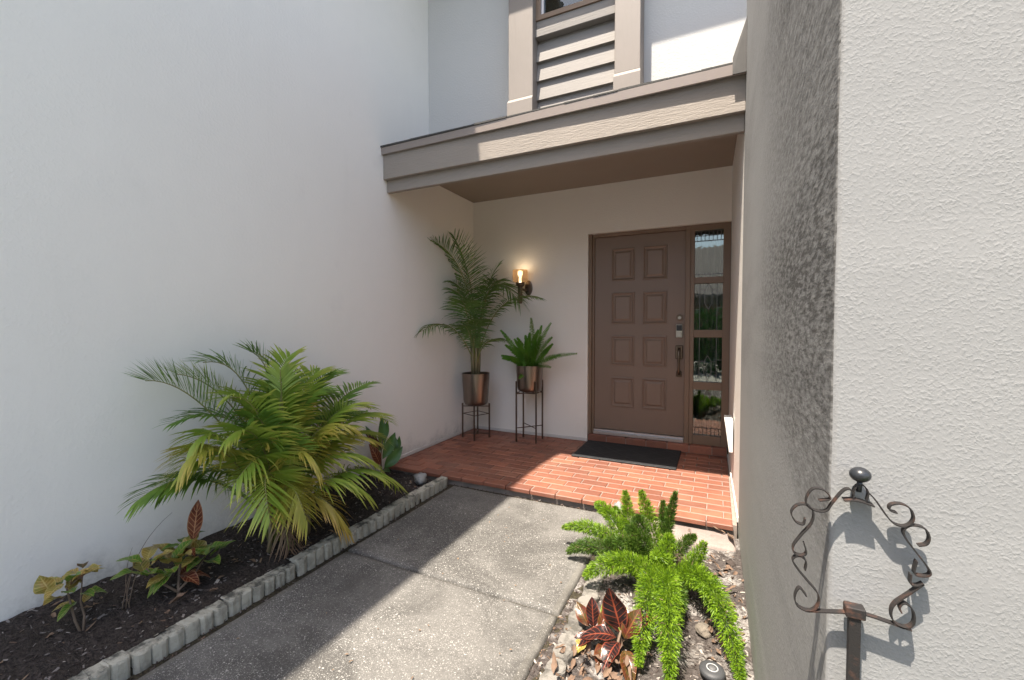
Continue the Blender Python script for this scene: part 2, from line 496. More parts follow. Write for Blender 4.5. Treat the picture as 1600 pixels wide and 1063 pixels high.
# ------------------------------------------------------------------ mesh helpers
class MB:
    def __init__(self):
        self.v, self.f, self.mi, self.uv = [], [], [], {}
        self.cur = 0
    def add(self, vs, fs, uvs=None):
        o = len(self.v)
        self.v += [tuple(x) for x in vs]
        for f in fs:
            self.f.append(tuple(i + o for i in f))
            self.mi.append(self.cur)
        if uvs:
            for i, q in enumerate(uvs):
                self.uv[o + i] = q
        return o
    def box(self, x0, x1, y0, y1, z0, z1):
        self.add([(x0, y0, z0), (x1, y0, z0), (x1, y1, z0), (x0, y1, z0), (x0, y0, z1), (x1, y0, z1), (x1, y1, z1), (x0, y1, z1)],
                 [(0, 3, 2, 1), (4, 5, 6, 7), (0, 1, 5, 4), (1, 2, 6, 5), (2, 3, 7, 6), (3, 0, 4, 7)])
        return self
    def cbox(self, x0, x1, y0, y1, z0, z1, c=0.004):
        """box with chamfered edges (octagonal prism in every direction)"""
        bm = bmesh.new()
        bmesh.ops.create_cube(bm, size=1)
        for q in bm.verts:
            q.co = ((x0 + x1) / 2 + q.co.x * (x1 - x0), (y0 + y1) / 2 + q.co.y * (y1 - y0), (z0 + z1) / 2 + q.co.z * (z1 - z0))
        bmesh.ops.bevel(bm, geom=bm.edges[:], offset=c, segments=1, affect='EDGES', profile=0.5)
        bm.verts.index_update()
        self.add([q.co[:] for q in bm.verts], [[q.index for q in f.verts] for f in bm.faces])
        bm.free()
        return self
    def tube(self, pts, rad, n=8, cap=True):
        pts = [Vector(p) for p in pts]
        rad = rad if isinstance(rad, (list, tuple)) else [rad] * len(pts)
        vs, fs = [], []
        prev = None
        for i, p in enumerate(pts):
            t = (pts[min(i + 1, len(pts) - 1)] - pts[max(i - 1, 0)])
            t = t.normalized() if t.length > 1e-9 else Vector((0, 0, 1))
            if prev is None:
                a = Vector((0, 0, 1)) if abs(t.z) < 0.9 else Vector((1, 0, 0))
                prev = (a - t * a.dot(t)).normalized()
            else:
                prev = (prev - t * prev.dot(t)).normalized()
            b = t.cross(prev)
            for k in range(n):
                an = 2 * math.pi * k / n
                vs.append(p + (prev * math.cos(an) + b * math.sin(an)) * rad[i])
        for i in range(len(pts) - 1):
            for k in range(n):
                a, b2 = i * n + k, i * n + (k + 1) % n
                fs.append((a, b2, b2 + n, a + n))
        if cap:
            fs.append(tuple(range(n))[::-1])
            fs.append(tuple(range((len(pts) - 1) * n, len(pts) * n)))
        self.add(vs, fs)
        return self
    def lathe(self, prof, c=(0, 0, 0), n=32):
        vs, fs = [], []
        for r, z in prof:
            for k in range(n):
                a = 2 * math.pi * k / n
                vs.append((c[0] + r * math.cos(a), c[1] + r * math.sin(a), c[2] + z))
        for i in range(len(prof) - 1):
            for k in range(n):
                a, b = i * n + k, i * n + (k + 1) % n
                fs.append((a, b, b + n, a + n))
        self.add(vs, fs)
        return self
    def build(self, name, mat, parent=None, smooth=False, loc=None):
        me = bpy.data.meshes.new(name)
        me.from_pydata(self.v, [], self.f)
        mats = mat if isinstance(mat, (list, tuple)) else [mat]
        for m in mats:
            me.materials.append(M[m])
        if len(mats) > 1:
            me.polygons.foreach_set('material_index', self.mi)
        if self.uv:
            L = me.uv_layers.new(name='UVMap')
            vi = [0] * len(me.loops)
            me.loops.foreach_get('vertex_index', vi)
            buf = []
            for i in vi:
                buf += self.uv.get(i, (0, 0))
            L.data.foreach_set('uv', buf)
        if smooth:
            me.polygons.foreach_set('use_smooth', [True] * len(me.polygons))
        me.update()
        o = bpy.data.objects.new(name, me)
        col.objects.link(o)
        if parent is not None:
            o.parent = parent
        if loc:
            o.location = loc
        return o

def tag(o, label=None, cat=None, group=None, kind=None):
    for k, v in (('label', label), ('category', cat), ('group', group), ('kind', kind)):
        if v:
            o[k] = v
    return o

def empty(name, label=None, cat=None, group=None, kind=None, loc=(0, 0, 0)):
    o = bpy.data.objects.new(name, None)
    o.empty_display_size = 0.1
    o.location = loc
    col.objects.link(o)
    return tag(o, label, cat, group, kind)

def box(name, mat, parent, *b, c=0.0):
    m = MB()
    if c:
        m.cbox(*b, c=c)
    else:
        m.box(*b)
    return m.build(name, mat, parent)

def bez(P, t):
    if len(P) == 2:
        return P[0].lerp(P[1], t)
    return bez([P[i].lerp(P[i + 1], t) for i in range(len(P) - 1)], t)

# ------------------------------------------------------------------ ground and paving
g = MB()
g.add([(-60, -70, -0.13), (60, -70, -0.13), (60, 40, -0.13), (-60, 40, -0.13)], [(0, 1, 2, 3)])
tag(g.build('ground', 'lawn'), kind='structure')

walk = tag(box('walkway', 'dirt', None, 0.66, 2.10, -9.0, -1.5, -0.125, -0.082), kind='structure')
def slab(x0, x1, y0, y1, zt, mat='agg'):
    m = MB()
    nx, ny, mg = 14, 14, 0.035
    xs = [x0, x0 + 0.012, x0 + mg] + [x0 + mg + (x1 - x0 - 2 * mg) * i / nx for i in range(1, nx)] + [x1 - mg, x1 - 0.012, x1]
    ys = [y0, y0 + 0.012, y0 + mg] + [y0 + mg + (y1 - y0 - 2 * mg) * i / ny for i in range(1, ny)] + [y1 - mg, y1 - 0.012, y1]
    NX, NY = len(xs), len(ys)
    vs = []
    for j, y in enumerate(ys):
        for i, x in enumerate(xs):
            e = min(i, j, NX - 1 - i, NY - 1 - j)
            z = zt + noise.noise((x * 1.3, y * 1.3, 2)) * 0.004
            xx, yy = x, y
            if e == 0:
                z -= 0.009
                k = noise.noise((x * 9, y * 9, 5)) * 0.006
                xx += k
                yy += k
            vs.append((xx, yy, z))
    top = len(vs)
    fs = []
    for j in range(NY - 1):
        for i in range(NX - 1):
            fs.append((j * NX + i, j * NX + i + 1, (j + 1) * NX + i + 1, (j + 1) * NX + i))
    m.add(vs, fs)
    ring = [i for i in range(NX)] + [j * NX + NX - 1 for j in range(1, NY)] + [(NY - 1) * NX + i for i in range(NX - 2, -1, -1)] + [j * NX for j in range(NY - 2, 0, -1)]
    b = len(m.v)
    for i in ring:
        m.v.append((m.v[i][0], m.v[i][1], zt - 0.06))
    n = len(ring)
    for k in range(n):
        m.f.append((ring[k], b + k, b + (k + 1) % n, ring[(k + 1) % n]))
        m.mi.append(0)
    m.mi = []
    for f in m.f:
        inside = all((x0 + mg - 0.004 <= m.v[i][0] <= x1 - mg + 0.004) for i in f)
        m.mi.append(0 if inside or mat != 'agg' else 1)
    return m.build('concrete_slab', [mat, 'agg_edge'] if mat == 'agg' else mat, walk, True)
slab(0.735, 2.035, -2.698, -1.585, -0.060)
slab(0.735, 2.035, -3.86, -2.716, -0.061)
slab(0.735, 2.035, -5.02, -3.872, -0.060)
slab(0.735, 2.035, -6.20, -5.032, -0.061)
slab(2.075, 2.785, -1.790, -1.580, -0.042, 'pink')

tag(box('bounce_paving', 'bounce_pave', None, -2.0, 9.0, -13.9, -6.25, -0.125, -0.07), kind='structure')  # unseen pale paving, added to bounce sunlight onto the shaded walls

# porch floor: grout bed with one object for each paver
porch = tag(box('porch_floor', 'grout', None, 0.0, 2.80, -1.530, 0.02, -0.10, -0.006), kind='structure')
def paver_mesh(L, W, H, c=0.005):
    me = bpy.data.meshes.new('paver')
    x, y = L / 2, W / 2
    vs = [(-x, -y, -H), (x, -y, -H), (x, y, -H), (-x, y, -H), (-x, -y, -c), (x, -y, -c), (x, y, -c), (-x, y, -c),
          (-x + c, -y + c, 0), (x - c, -y + c, 0), (x - c, y - c, 0), (-x + c, y - c, 0)]
    fs = [(0, 1, 5, 4), (1, 2, 6, 5), (2, 3, 7, 6), (3, 0, 4, 7), (4, 5, 9, 8), (5, 6, 10, 9), (6, 7, 11, 10), (7, 4, 8, 11), (8, 9, 10, 11)]
    me.from_pydata(vs, [], fs)
    me.materials.append(M['brick'])
    return me
PX, PY, J = 0.2035, 0.1033, 0.0062
pm = {}
def paver(x0, x1, y0, y1, z, parent, H=0.030):
    key = (round(x1 - x0, 3), round(y1 - y0, 3), H)
    if key not in pm:
        pm[key] = paver_mesh(x1 - x0, y1 - y0, H)
    o = bpy.data.objects.new('brick', pm[key])
    col.objects.link(o)
    o.parent = parent
    o.location = ((x0 + x1) / 2, (y0 + y1) / 2, z + random.uniform(-0.0012, 0.0012))
    o.rotation_euler = (random.uniform(-1, 1) * 0.004, random.uniform(-1, 1) * 0.003, random.uniform(-1, 1) * 0.004)
    return o
X0, X1 = 0.012, 2.776
for r_ in range(15):
    ya = -1.560 + r_ * PY
    yb = ya + PY - J
    x = X0 - (PX / 2 if r_ % 2 else 0) - 0.03
    while x < X1 - 0.02:
        a, b = max(x, X0), min(x + PX - J, X1)
        if b - a > 0.02:
            paver(round(a, 3), round(b, 3), round(ya, 4), round(min(yb, -0.012), 4), 0.0, porch)
        x += PX
# brick step under the door
step = tag(box('door_step', 'grout', None, 1.425, 2.776, -0.008, 0.16, 0.0, 0.066), kind='structure')
x = 1.428
while x < 2.77:
    paver(round(x, 3), round(min(x + PX - J, 2.772), 3), -0.012, 0.088, 0.078, step, 0.074)
    x += PX

# ------------------------------------------------------------------ planting beds
def bed(name, mat, x0, x1, y0, y1, fn, nx, ny, amp, fr):
    m = MB()
    vs = []
    for j in range(ny + 1):
        for i in range(nx + 1):
            x, y = x0 + (x1 - x0) * i / nx, y0 + (y1 - y0) * j / ny
            z = fn(x, y) + noise.fractal((x * fr, y * fr, 3.1), 0.8, 2.1, 4) * amp
            vs.append((x, y, z))
    m.add(vs, [(j * (nx + 1) + i, j * (nx + 1) + i + 1, (j + 1) * (nx + 1) + i + 1, (j + 1) * (nx + 1) + i) for j in range(ny) for i in range(nx)])
    return tag(m.build(name, mat, None, True), kind='structure')
def zl(x, y):
    return 0.022 - 0.035 * max(0, min(1, x / 0.6)) - (0.06 * max(0, min(1, (y + 1.95) / 0.3)) if y > -1.95 else 0)
def zr(x, y):
    return -0.062 + 0.012 * math.sin(x * 7) - (0.03 if x < 2.11 else 0)
bed('planting_bed', 'mulch', 0.001, 0.64, -5.6, -1.556, zl, 50, 260, 0.012, 14)
bed('planting_bed', 'sandy', 2.04, 2.808, -5.0, -1.60, zr, 60, 230, 0.010, 16)

def chips(name, mats, n, region, zf, size, flat, seed, rest=None):
    rr = random.Random(seed)
    m = MB()
    for i in range(n):
        x, y = region(rr)
        z = zf(x, y) + noise.fractal((x * (14 if x < 1 else 16), y * (14 if x < 1 else 16), 3.1), 0.8, 2.1, 4) * (0.012 if x < 1 else 0.010)
        L = rr.uniform(*size)
        W = L * rr.uniform(0.15, 0.5)
        T = L * rr.uniform(0.05, 0.14)
        E = Matrix.Rotation(rr.uniform(0, 6.28), 3, 'Z') @ Matrix.Rotation(rr.uniform(-flat, flat), 3, 'X') @ Matrix.Rotation(rr.uniform(-flat, flat), 3, 'Y')
        k = rr.uniform(0.5, 1.0)
        vs = [(-L / 2, -W / 2 * k, 0), (L / 2 * k, -W / 2, 0), (L / 2, W / 2 * k, 0), (-L / 2 * k, W / 2, 0),
              (-L / 2 * k, -W / 2 * k, T), (L / 2 * k, -W / 2 * k, T), (L / 2 * k, W / 2 * k, T), (-L / 2 * k, W / 2 * k, T)]
        c = Vector((x, y, z + T * 0.3))
        m.cur = rr.choices(range(len(mats)), weights=[q[1] for q in mats])[0]
        m.add([E @ Vector(q) + c for q in vs], [(4, 5, 6, 7), (0, 1, 5, 4), (1, 2, 6, 5), (2, 3, 7, 6), (3, 0, 4, 7)])
    return m.build(name, [q[0] for q in mats])
tag(chips('mulch_chips', [('chip_dark', 9), ('chip_grey', 1.2), ('chip_pale', 0.2), ('leaf_dry', 0.35)], 7000,
          lambda r: (r.uniform(0.01, 0.60), r.uniform(-4.7, -1.6)), zl, (0.005, 0.028), 0.55, 3),
    'dark bark mulch chips strewn over the bed under the palm', 'mulch', kind='stuff')
tag(chips('mulch_chips', [('chip_dark', 3), ('chip_grey', 3), ('chip_pale', 2.6), ('leaf_dry', 0.8)], 3200,
          lambda r: (r.uniform(2.13, 2.80), r.uniform(-4.0, -1.80)), zr, (0.006, 0.026), 0.5, 4),
    'mixed bark and pale sandy chips around the foxtail fern', 'mulch', kind='stuff')
tag(chips('leaf_litter', [('chip_dark', 3), ('chip_grey', 1), ('chip_pale', 0.6), ('leaf_dry', 1.2)], 700,
          lambda r: (r.uniform(2.035, 2.10), r.uniform(-4.0, -1.62)), lambda x, y: -0.083, (0.008, 0.03), 0.7, 5),
    'dark leaf litter filling the gap beside the walkway', 'leaf litter', kind='stuff')

# concrete edging blocks with scalloped faces
def edging(nl, pitch, depth, bulge, both, z0, z1, seed):
    rr = random.Random(seed)
    front, back = [], []
    for k in range(nl):
        for s in range(6):
            a = math.pi * s / 6
            yy = (k + 0.5 - 0.5 * math.cos(a)) * pitch
            b = math.sin(a) ** 0.7 * bulge
            front.append((depth / 2 - bulge + b, yy))
            back.append((-depth / 2 + bulge - b if both else -depth / 2 + 0.3 * b, yy))
    L = nl * pitch
    front.append((depth / 2 - bulge, L))
    back.append((-depth / 2 + (bulge if both else 0), L))
    ring = front + back[::-1]
    n = len(ring)
    m = MB()
    lv = []
    for z, s in ((z0, 1.0), (z1 - 0.010, 1.0), (z1 - 0.003, 0.93), (z1, 0.82)):
        lv.append([(q[0] * s + rr.uniform(-1, 1) * 0.0028, L / 2 + (q[1] - L / 2) * (1 - (1 - s) * 0.15) + rr.uniform(-1, 1) * 0.001,
                    z + (rr.uniform(-1, 1) * 0.0022 if z > z0 else 0)) for q in ring])
    vs = [q for l in lv for q in l]
    fs = []
    for i in range(3):
        for k in range(n):
            fs.append((i * n + k, (i + 1) * n + k, (i + 1) * n + (k + 1) % n, i * n + (k + 1) % n))
    nf = len(front)
    t = 3 * n
    for k in range(nf - 1):
        fs.append((t + k, t + n - 1 - k, t + n - 2 - k, t + k + 1))
    fs = [f[::-1] for f in fs]
    m.add(vs, fs)
    return m
kerb = tag(box('kerb', 'dirt', None, 0.615, 0.672, -5.4, -1.590, -0.12, -0.058), kind='structure')
y = -1.585
k = 0
NL = 6
while y > -5.0:
    m = edging(NL, 0.058, 0.074, 0.016, False, -0.13, 0.006 - 0.004 * (k % 3), 20 + k)
    o = m.build('edging_block', 'kerb', kerb)
    o.location = (0.648 + random.uniform(-1, 1) * 0.005, y - NL * 0.058, random.uniform(-0.008, 0.007))
    o.rotation_euler = (random.uniform(-1, 1) * 0.022, random.uniform(-1, 1) * 0.06, random.uniform(-1, 1) * 0.022)
    y -= NL * 0.058 + 0.006
    k += 1
kerb2 = tag(box('kerb', 'dirt', None, 2.105, 2.160, -4.6, -1.84, -0.14, -0.095), kind='structure')
y = -1.83
k = 0
while y > -4.4:
    nl = 3 + (k % 2)
    m = edging(nl, 0.066, 0.078, 0.024, True, -0.15, -0.022 - 0.006 * (k % 3), 70 + k)
    o = m.build('edging_block', 'kerb_pale', kerb2)
    o.location = (2.133 + random.uniform(-1, 1) * 0.008, y - nl * 0.066, random.uniform(-0.008, 0.005))
    o.rotation_euler = (random.uniform(-1, 1) * 0.05, random.uniform(-1, 1) * 0.09, random.uniform(-1, 1) * 0.05)
    y -= nl * 0.066 + 0.008
    k += 1

# ------------------------------------------------------------------ walls
side = empty('side_wall', 'tall pale stucco wall standing in shade behind the palms and planting bed', 'wall')
box('wall_face', 'wall', side, -0.35, 0.0, -8.0, 0.0, -0.2, 6.10)
m = MB()
E_ = [(-8.3, 0.435), (-3.4, 0.472), (-2.5, 0.565), (1.0, 0.565)]  # unseen eave edge, kinked to steer where its shadow falls
vs = []
for yy, xx in E_:
    vs += [(-3.0, yy, 7.2), (xx, yy, 6.22), (xx, yy, 6.10), (-3.0, yy, 7.05)]
m.add(vs, [(4 * i + k, 4 * i + 4 + k, 4 * i + 4 + (k + 1) % 4, 4 * i + (k + 1) % 4) for i in range(3) for k in range(4)] + [(0, 1, 2, 3), (15, 14, 13, 12)])
m.build('eave', 'trim', side)
box('base_strip', 'baseboard', side, 0.0, 0.007, -1.53, -0.007, 0.0, 0.028)

# near wall on the camera's side, mildewed along its flank
near = empty('garden_wall', 'rough white stucco wall end with a mildew-stained flank beside the iron stake', 'wall')
XR = 2.809
m = MB()
cr = 0.007
ring_ = [(XR, -1.50)] + [(XR + cr - cr * math.cos(R(a)), -3.80 + cr - cr * math.sin(R(a))) for a in (0, 18, 36, 54, 72, 90)] + [(7.0, -3.80), (7.0, -1.50)]
nz_ = 60
nr = len(ring_)
vs = []
for q in range(nz_ + 1):
    z = -0.2 + 3.95 * q / nz_
    for i_, (a, b) in enumerate(ring_):
        k_ = noise.noise((z * 23, 0.5, i_ * 0.2)) * 0.0012 + noise.noise((z * 70, 1.5, i_ * 0.3)) * 0.0007 if 1 <= i_ <= 6 else 0
        vs.append((a + k_, b + k_, z))
fs, mi = [], []
for q in range(nz_):
    for i_ in range(nr):
        a, b = q * nr + i_, q * nr + (i_ + 1) % nr
        fs.append((a, b, b + nr, a + nr))
        mi.append(1 if i_ < 3 else 0)
fs.append(tuple(range(nz_ * nr, (nz_ + 1) * nr)))
mi.append(0)
m.add(vs, fs)
m.mi = mi
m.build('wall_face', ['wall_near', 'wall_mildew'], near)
# porch flank
m = MB()
m.box(2.786, 7.0, -1.50, -0.002, -0.2, 2.75)
m.v[0] = (XR, -1.50, -0.2); m.v[4] = (XR, -1.50, 2.75)
m.build('porch_flank', 'wall_house', near)
m = MB()
m.add([(2.735, -0.95, 0.525), (2.79, -0.95, 0.525), (2.79, -0.66, 0.525), (2.735, -0.66, 0.525),
       (2.766, -0.95, 0.30), (2.79, -0.95, 0.30), (2.79, -0.66, 0.30), (2.766, -0.66, 0.30)],
      [(0, 1, 2, 3), (7, 6, 5, 4), (4, 5, 1, 0), (6, 7, 3, 2), (7, 4, 0, 3)])
m.build('ledge', 'white', near)
m = MB()
m.box(2.778, 2.786, -1.49, -0.012, 0.0, 0.03)
for q in (0, 4):
    m.v[q] = (2.799, -1.49, m.v[q][2])
for q in (1, 5):
    m.v[q] = (2.8085, -1.49, m.v[q][2])
m.build('base_strip', 'baseboard', near)

# house front
house = empty('house', 'pale stucco house front with taupe upstairs window surround over the entry', 'house')
m = MB()
DX0, DX1, DZ1 = 1.418, 2.786, 2.230
m.box(-0.3, DX0, 0.0, 0.22, -0.2, 2.80)
m.box(DX0, DX1, 0.0, 0.22, DZ1, 2.80)
m.build('entry_wall', 'wall_house', house)
box('base_strip', 'baseboard', house, 0.007, DX0 - 0.002, -0.007, 0.0, 0.0, 0.028)
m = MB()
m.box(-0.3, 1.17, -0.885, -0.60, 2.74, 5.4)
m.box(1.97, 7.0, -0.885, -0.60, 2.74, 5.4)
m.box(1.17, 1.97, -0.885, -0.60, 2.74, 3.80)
m.build('upper_wall', 'wall_house_dimmed', house)
m = MB()
m.add([(-0.3, -1.555, 5.32), (7, -1.555, 5.32), (7, 3, 6.8), (-0.3, 3, 6.8), (-0.3, -1.555, 5.20), (7, -1.555, 5.20), (7, 3, 6.6), (-0.3, 3, 6.6)],
      [(0, 1, 2, 3), (7, 6, 5, 4), (4, 5, 1, 0), (5, 6, 2, 1), (6, 7, 3, 2), (7, 4, 0, 3)])
m.build('upper_roof', 'trim', house)
# window surround posts, with a flared foot
for xa, xb in ((0.992, 1.222), (1.918, 2.115)):
    m = MB()
    m.cbox(xa, xb, -1.07, -0.885, 3.225, 5.19, 0.004)
    m.add([(xa - 0.004, -1.092, 2.95), (xb + 0.004, -1.092, 2.95), (xb + 0.004, -0.886, 2.95), (xa - 0.004, -0.886, 2.95),
           (xa - 0.004, -1.092, 3.195), (xb + 0.004, -1.092, 3.195), (xb + 0.004, -0.886, 3.195), (xa - 0.004, -0.886, 3.195),
           (xa, -1.071, 3.226), (xb, -1.071, 3.226), (xb, -0.887, 3.226), (xa, -0.887, 3.226)],
          [(0, 1, 5, 4), (1, 2, 6, 5), (2, 3, 7, 6), (3, 0, 4, 7), (4, 5, 9, 8), (5, 6, 10, 9), (6, 7, 11, 10), (7, 4, 8, 11)])
    m.build('surround_post', 'trim_v', house)
# horizontal siding below the window
sid = box('siding', 'siding', house, 1.222, 1.918, -0.945, -0.886, 2.80, 3.86)
zb = 3.705
while zb > 2.85:
    m = MB()
    za, zc = zb - 0.163, zb
    jit = random.uniform(-0.002, 0.002)
    m.add([(1.2225, -0.990 + jit, za), (1.9175, -0.990 + jit, za), (1.9175, -0.957, zc + 0.004), (1.2225, -0.957, zc + 0.004),
           (1.2225, -0.946, za), (1.9175, -0.946, za), (1.9175, -0.946, zc + 0.004), (1.2225, -0.946, zc + 0.004)],
          [(0, 1, 2, 3), (4, 7, 6, 5), (0, 4, 5, 1), (2, 6, 7, 3), (1, 5, 6, 2), (0, 3, 7, 4)])
    m.build('board', 'siding', sid)
    zb -= 0.163
win = box('window', 'frame', house, 1.2225, 1.9175, -1.005, -0.946, 3.885, 3.925)
box('apron', 'siding', win, 1.2225, 1.9175, -1.018, -0.946, 3.735, 3.800, c=0.003)
box('apron', 'siding', win, 1.2225, 1.9175, -0.992, -0.946, 3.801, 3.884, c=0.003)
box('frame', 'frame', win, 1.2225, 1.262, -0.995, -0.93, 3.926, 5.1)
box('frame', 'frame', win, 1.878, 1.9175, -0.995, -0.93, 3.926, 5.1)
box('frame', 'alu', win, 1.263, 1.285, -0.975, -0.93, 3.926, 5.1)
box('pane', 'glass', win, 1.286, 1.877, -0.955, -0.950, 3.927, 5.1)
for i in range(16):
    m = MB()
    zz = 3.95 + i * 0.026
    m.add([(1.29, -0.905, zz), (1.875, -0.905, zz), (1.875, -0.888, zz + 0.014), (1.29, -0.888, zz + 0.014)], [(0, 1, 2, 3)])
    m.build('blind_slat', 'white', win)
box('dark_backing', 'black', win, 1.262, 1.878, -0.70, -0.68, 3.80, 5.1)  # black panel standing in for the unlit room behind the glass

# ------------------------------------------------------------------ porch canopy
can = empty('porch_canopy', 'taupe flat-fronted porch canopy with drip edge over the front door', 'canopy')
box('fascia_board', 'trim', can, 0.0, XR, -1.559, -1.519, 2.537, 2.768, c=0.003)
box('lower_board', 'trim', can, 0.0, XR - 0.001, -1.515, -1.475, 2.433, 2.545, c=0.003)
m = MB()
pr = [(-1.562, 2.752), (-1.574, 2.744), (-1.580, 2.747), (-1.583, 2.804), (-1.562, 2.812)]
pr2 = [(-1.562, 2.752), (-1.592, 2.740), (-1.599, 2.744), (-1.602, 2.804), (-1.562, 2.812)]
vs = [(0.0, a, b) for a, b in pr] + [(XR, a, b) for a, b in pr2]
n = len(pr)
m.add(vs, [(i, (i + 1) % n, (i + 1) % n + n, i + n) for i in range(n)] + [tuple(range(n))[::-1], tuple(range(n, 2 * n))])
m.build('drip_edge', 'drip', can)
box('soffit', 'soffit', can, 0.001, 2.812, -1.476, -0.001, 2.734, 2.750)
m = MB()
m.add([(0.0, -1.585, 2.813), (XR, -1.600, 2.813), (XR, -0.886, 2.990), (0.0, -0.886, 2.990), (0.0, -1.575, 2.8125), (XR, -1.590, 2.8125), (XR, -0.886, 2.975), (0.0, -0.886, 2.975)],
      [(0, 1, 2, 3), (7, 6, 5, 4), (4, 5, 1, 0)])
rf = m.build('roof_deck', 'shingle', can)
x = 0.0
while x < XR - 0.02:
    L = random.uniform(0.16, 0.32)
    b = min(x + L, XR - 0.003)
    m = MB()
    d = random.uniform(-0.002, 0.003)
    t0 = random.uniform(0.0, 0.004)
    m.add([(x, -1.603 + d + 0.012 * (1 - x / XR), 2.8065), (b, -1.603 + d + 0.012 * (1 - x / XR), 2.8065), (b, -1.45, 2.850), (x, -1.45, 2.850), (x, -1.603 + d + 0.012 * (1 - x / XR), 2.816 + t0), (b, -1.603 + d + 0.012 * (1 - x / XR), 2.815 + t0), (b, -1.45, 2.858), (x, -1.45, 2.858)],
          [(4, 5, 6, 7), (0, 1, 5, 4), (1, 2, 6, 5), (3, 0, 4, 7), (0, 3, 2, 1)])
    m.build('shingle', 'shingle', rf)
    x = b + 0.004
# dark plate with a sloping top at the right end of the roof
m = MB()
m.add([(2.735, -1.615, 2.738), (XR - 0.001, -1.615, 2.738), (XR - 0.001, -1.612, 3.06), (2.735, -1.612, 2.835),
       (2.735, -1.606, 2.738), (XR - 0.001, -1.606, 2.738), (XR - 0.001, -1.604, 3.06), (2.735, -1.604, 2.835)],
      [(0, 1, 2, 3), (7, 6, 5, 4), (3, 2, 6, 7), (0, 4, 5, 1), (0, 3, 7, 4), (1, 5, 6, 2)])
m.build('end_plate', 'dark_plate', can)

# ------------------------------------------------------------------ front door, frame, sidelight
door = empty('front_door', 'brown eight-panel front door with keypad lock above the black mat', 'door', loc=(1.476, 0.07, 0.133))
def dl(o):
    o.location = tuple(a - b for a, b in zip(o.location, door.location))
    return o
dl(box('door_leaf', 'door', door, 1.4775, 2.3875, 0.070, 0.114, 0.136, 2.190, c=0.002))
def panel(x0, x1, z0, z1):
    m = MB()
    y = 0.0697
    def rect(i, d):
        return [(x0 + i, y - d, z0 + i), (x1 - i, y - d, z0 + i), (x1 - i, y - d, z1 - i), (x0 + i, y - d, z1 - i)]
    prof = [(0, 0.0), (0.002, 0.011), (0.010, 0.013), (0.026, 0.0006), (0.034, 0.0006), (0.052, 0.011)]
    vs = []
    for i, d in prof:
        vs += rect(i, d)
    fs = []
    for k in range(len(prof) - 1):
        for j in range(4):
            a, b = k * 4 + j, k * 4 + (j + 1) % 4
            fs.append((a, b, b + 4, a + 4))
    t = (len(prof) - 1) * 4
    fs.append((t, t + 1, t + 2, t + 3))
    m.add(vs, fs)
    dl(m.build('panel', 'door', door))
for za, zc in ((1.722, 2.064), (1.268, 1.600), (0.828, 1.145), (0.386, 0.704)):
    panel(1.655, 1.897, za, zc)
    panel(1.978, 2.216, za, zc)
m = MB()
def disc_y(m, cx, cz, r, y0, y1, n=28):
    vs = []
    for yy, rr in ((y0, r), (y1 + 0.003, r), (y1, r * 0.86)):
        vs += [(cx + rr * math.cos(2 * math.pi * i / n), yy, cz + rr * math.sin(2 * math.pi * i / n)) for i in range(n)]
    fs = [(i, (i + 1) % n, (i + 1) % n + n, i + n) for i in range(n)] + [(i + n, (i + 1) % n + n, (i + 1) % n + 2 * n, i + 2 * n) for i in range(n)]
    fs.append(tuple(range(2 * n, 3 * n)))
    m.add(vs, fs)
disc_y(m, 2.338, 1.328, 0.032, 0.070, 0.056)
db = dl(m.build('deadbolt', 'bronze', door))
m = MB()
disc_y(m, 2.338, 1.328, 0.015, 0.057, 0.047, 20)
m.build('lock_cylinder', 'nickel', db)
kp = dl(box('keypad', 'nickel', door, 2.304, 2.368, 0.050, 0.070, 1.130, 1.262, c=0.004))
box('screen', 'black', kp, 2.310, 2.362, 0.0475, 0.0498, 1.198, 1.254, c=0.001)
m = MB()
disc_y(m, 2.336, 1.163, 0.024, 0.050, 0.044, 20)
m.build('thumb_turn', 'nickel', kp)
hs = dl(box('handle_plate', 'bronze', door, 2.302, 2.372, 0.058, 0.070, 0.915, 1.052, c=0.006))
m = MB()
m.tube([(2.337, 0.060, 1.01), (2.337, 0.03, 1.015), (2.337, 0.012, 0.99), (2.337, 0.006, 0.94), (2.337, 0.006, 0.86), (2.337, 0.012, 0.80), (2.337, 0.03, 0.765), (2.337, 0.060, 0.762)],
       [0.016, 0.016, 0.015, 0.012, 0.010, 0.011, 0.014, 0.015], 10)
m.build('grip', 'bronze', hs, True)
box('thumb_piece', 'bronze', hs, 2.322, 2.352, 0.022, 0.058, 1.030, 1.040, c=0.003)
dl(box('handle_foot', 'bronze', door, 2.312, 2.362, 0.058, 0.070, 0.735, 0.792, c=0.006))

dfr = empty('door_frame', 'brown wooden door frame with an aluminium threshold', 'door frame', loc=(1.42, 0.03, 0.08))
def fl(o):
    o.location = tuple(a - b for a, b in zip(o.location, dfr.location))
    return o
fl(box('jamb', 'frame', dfr, 1.4195, 1.452, 0.030, 0.19, 0.0785, 2.2285, c=0.002))
fl(box('jamb_stop', 'frame', dfr, 1.4525, 1.4755, 0.058, 0.19, 0.0785, 2.2285, c=0.002))
fl(box('head', 'frame', dfr, 1.476, 2.394, 0.045, 0.19, 2.192, 2.2285, c=0.002))
fl(box('mullion', 'frame', dfr, 2.3885, 2.434, 0.034, 0.19, 0.0785, 2.1915, c=0.003))
fl(box('threshold', 'alu', dfr, 1.4765, 2.3875, 0.028, 0.17, 0.079, 0.112, c=0.004))
fl(box('threshold_lip', 'alu', dfr, 1.4765, 2.3875, 0.052, 0.16, 0.1125, 0.132, c=0.002))

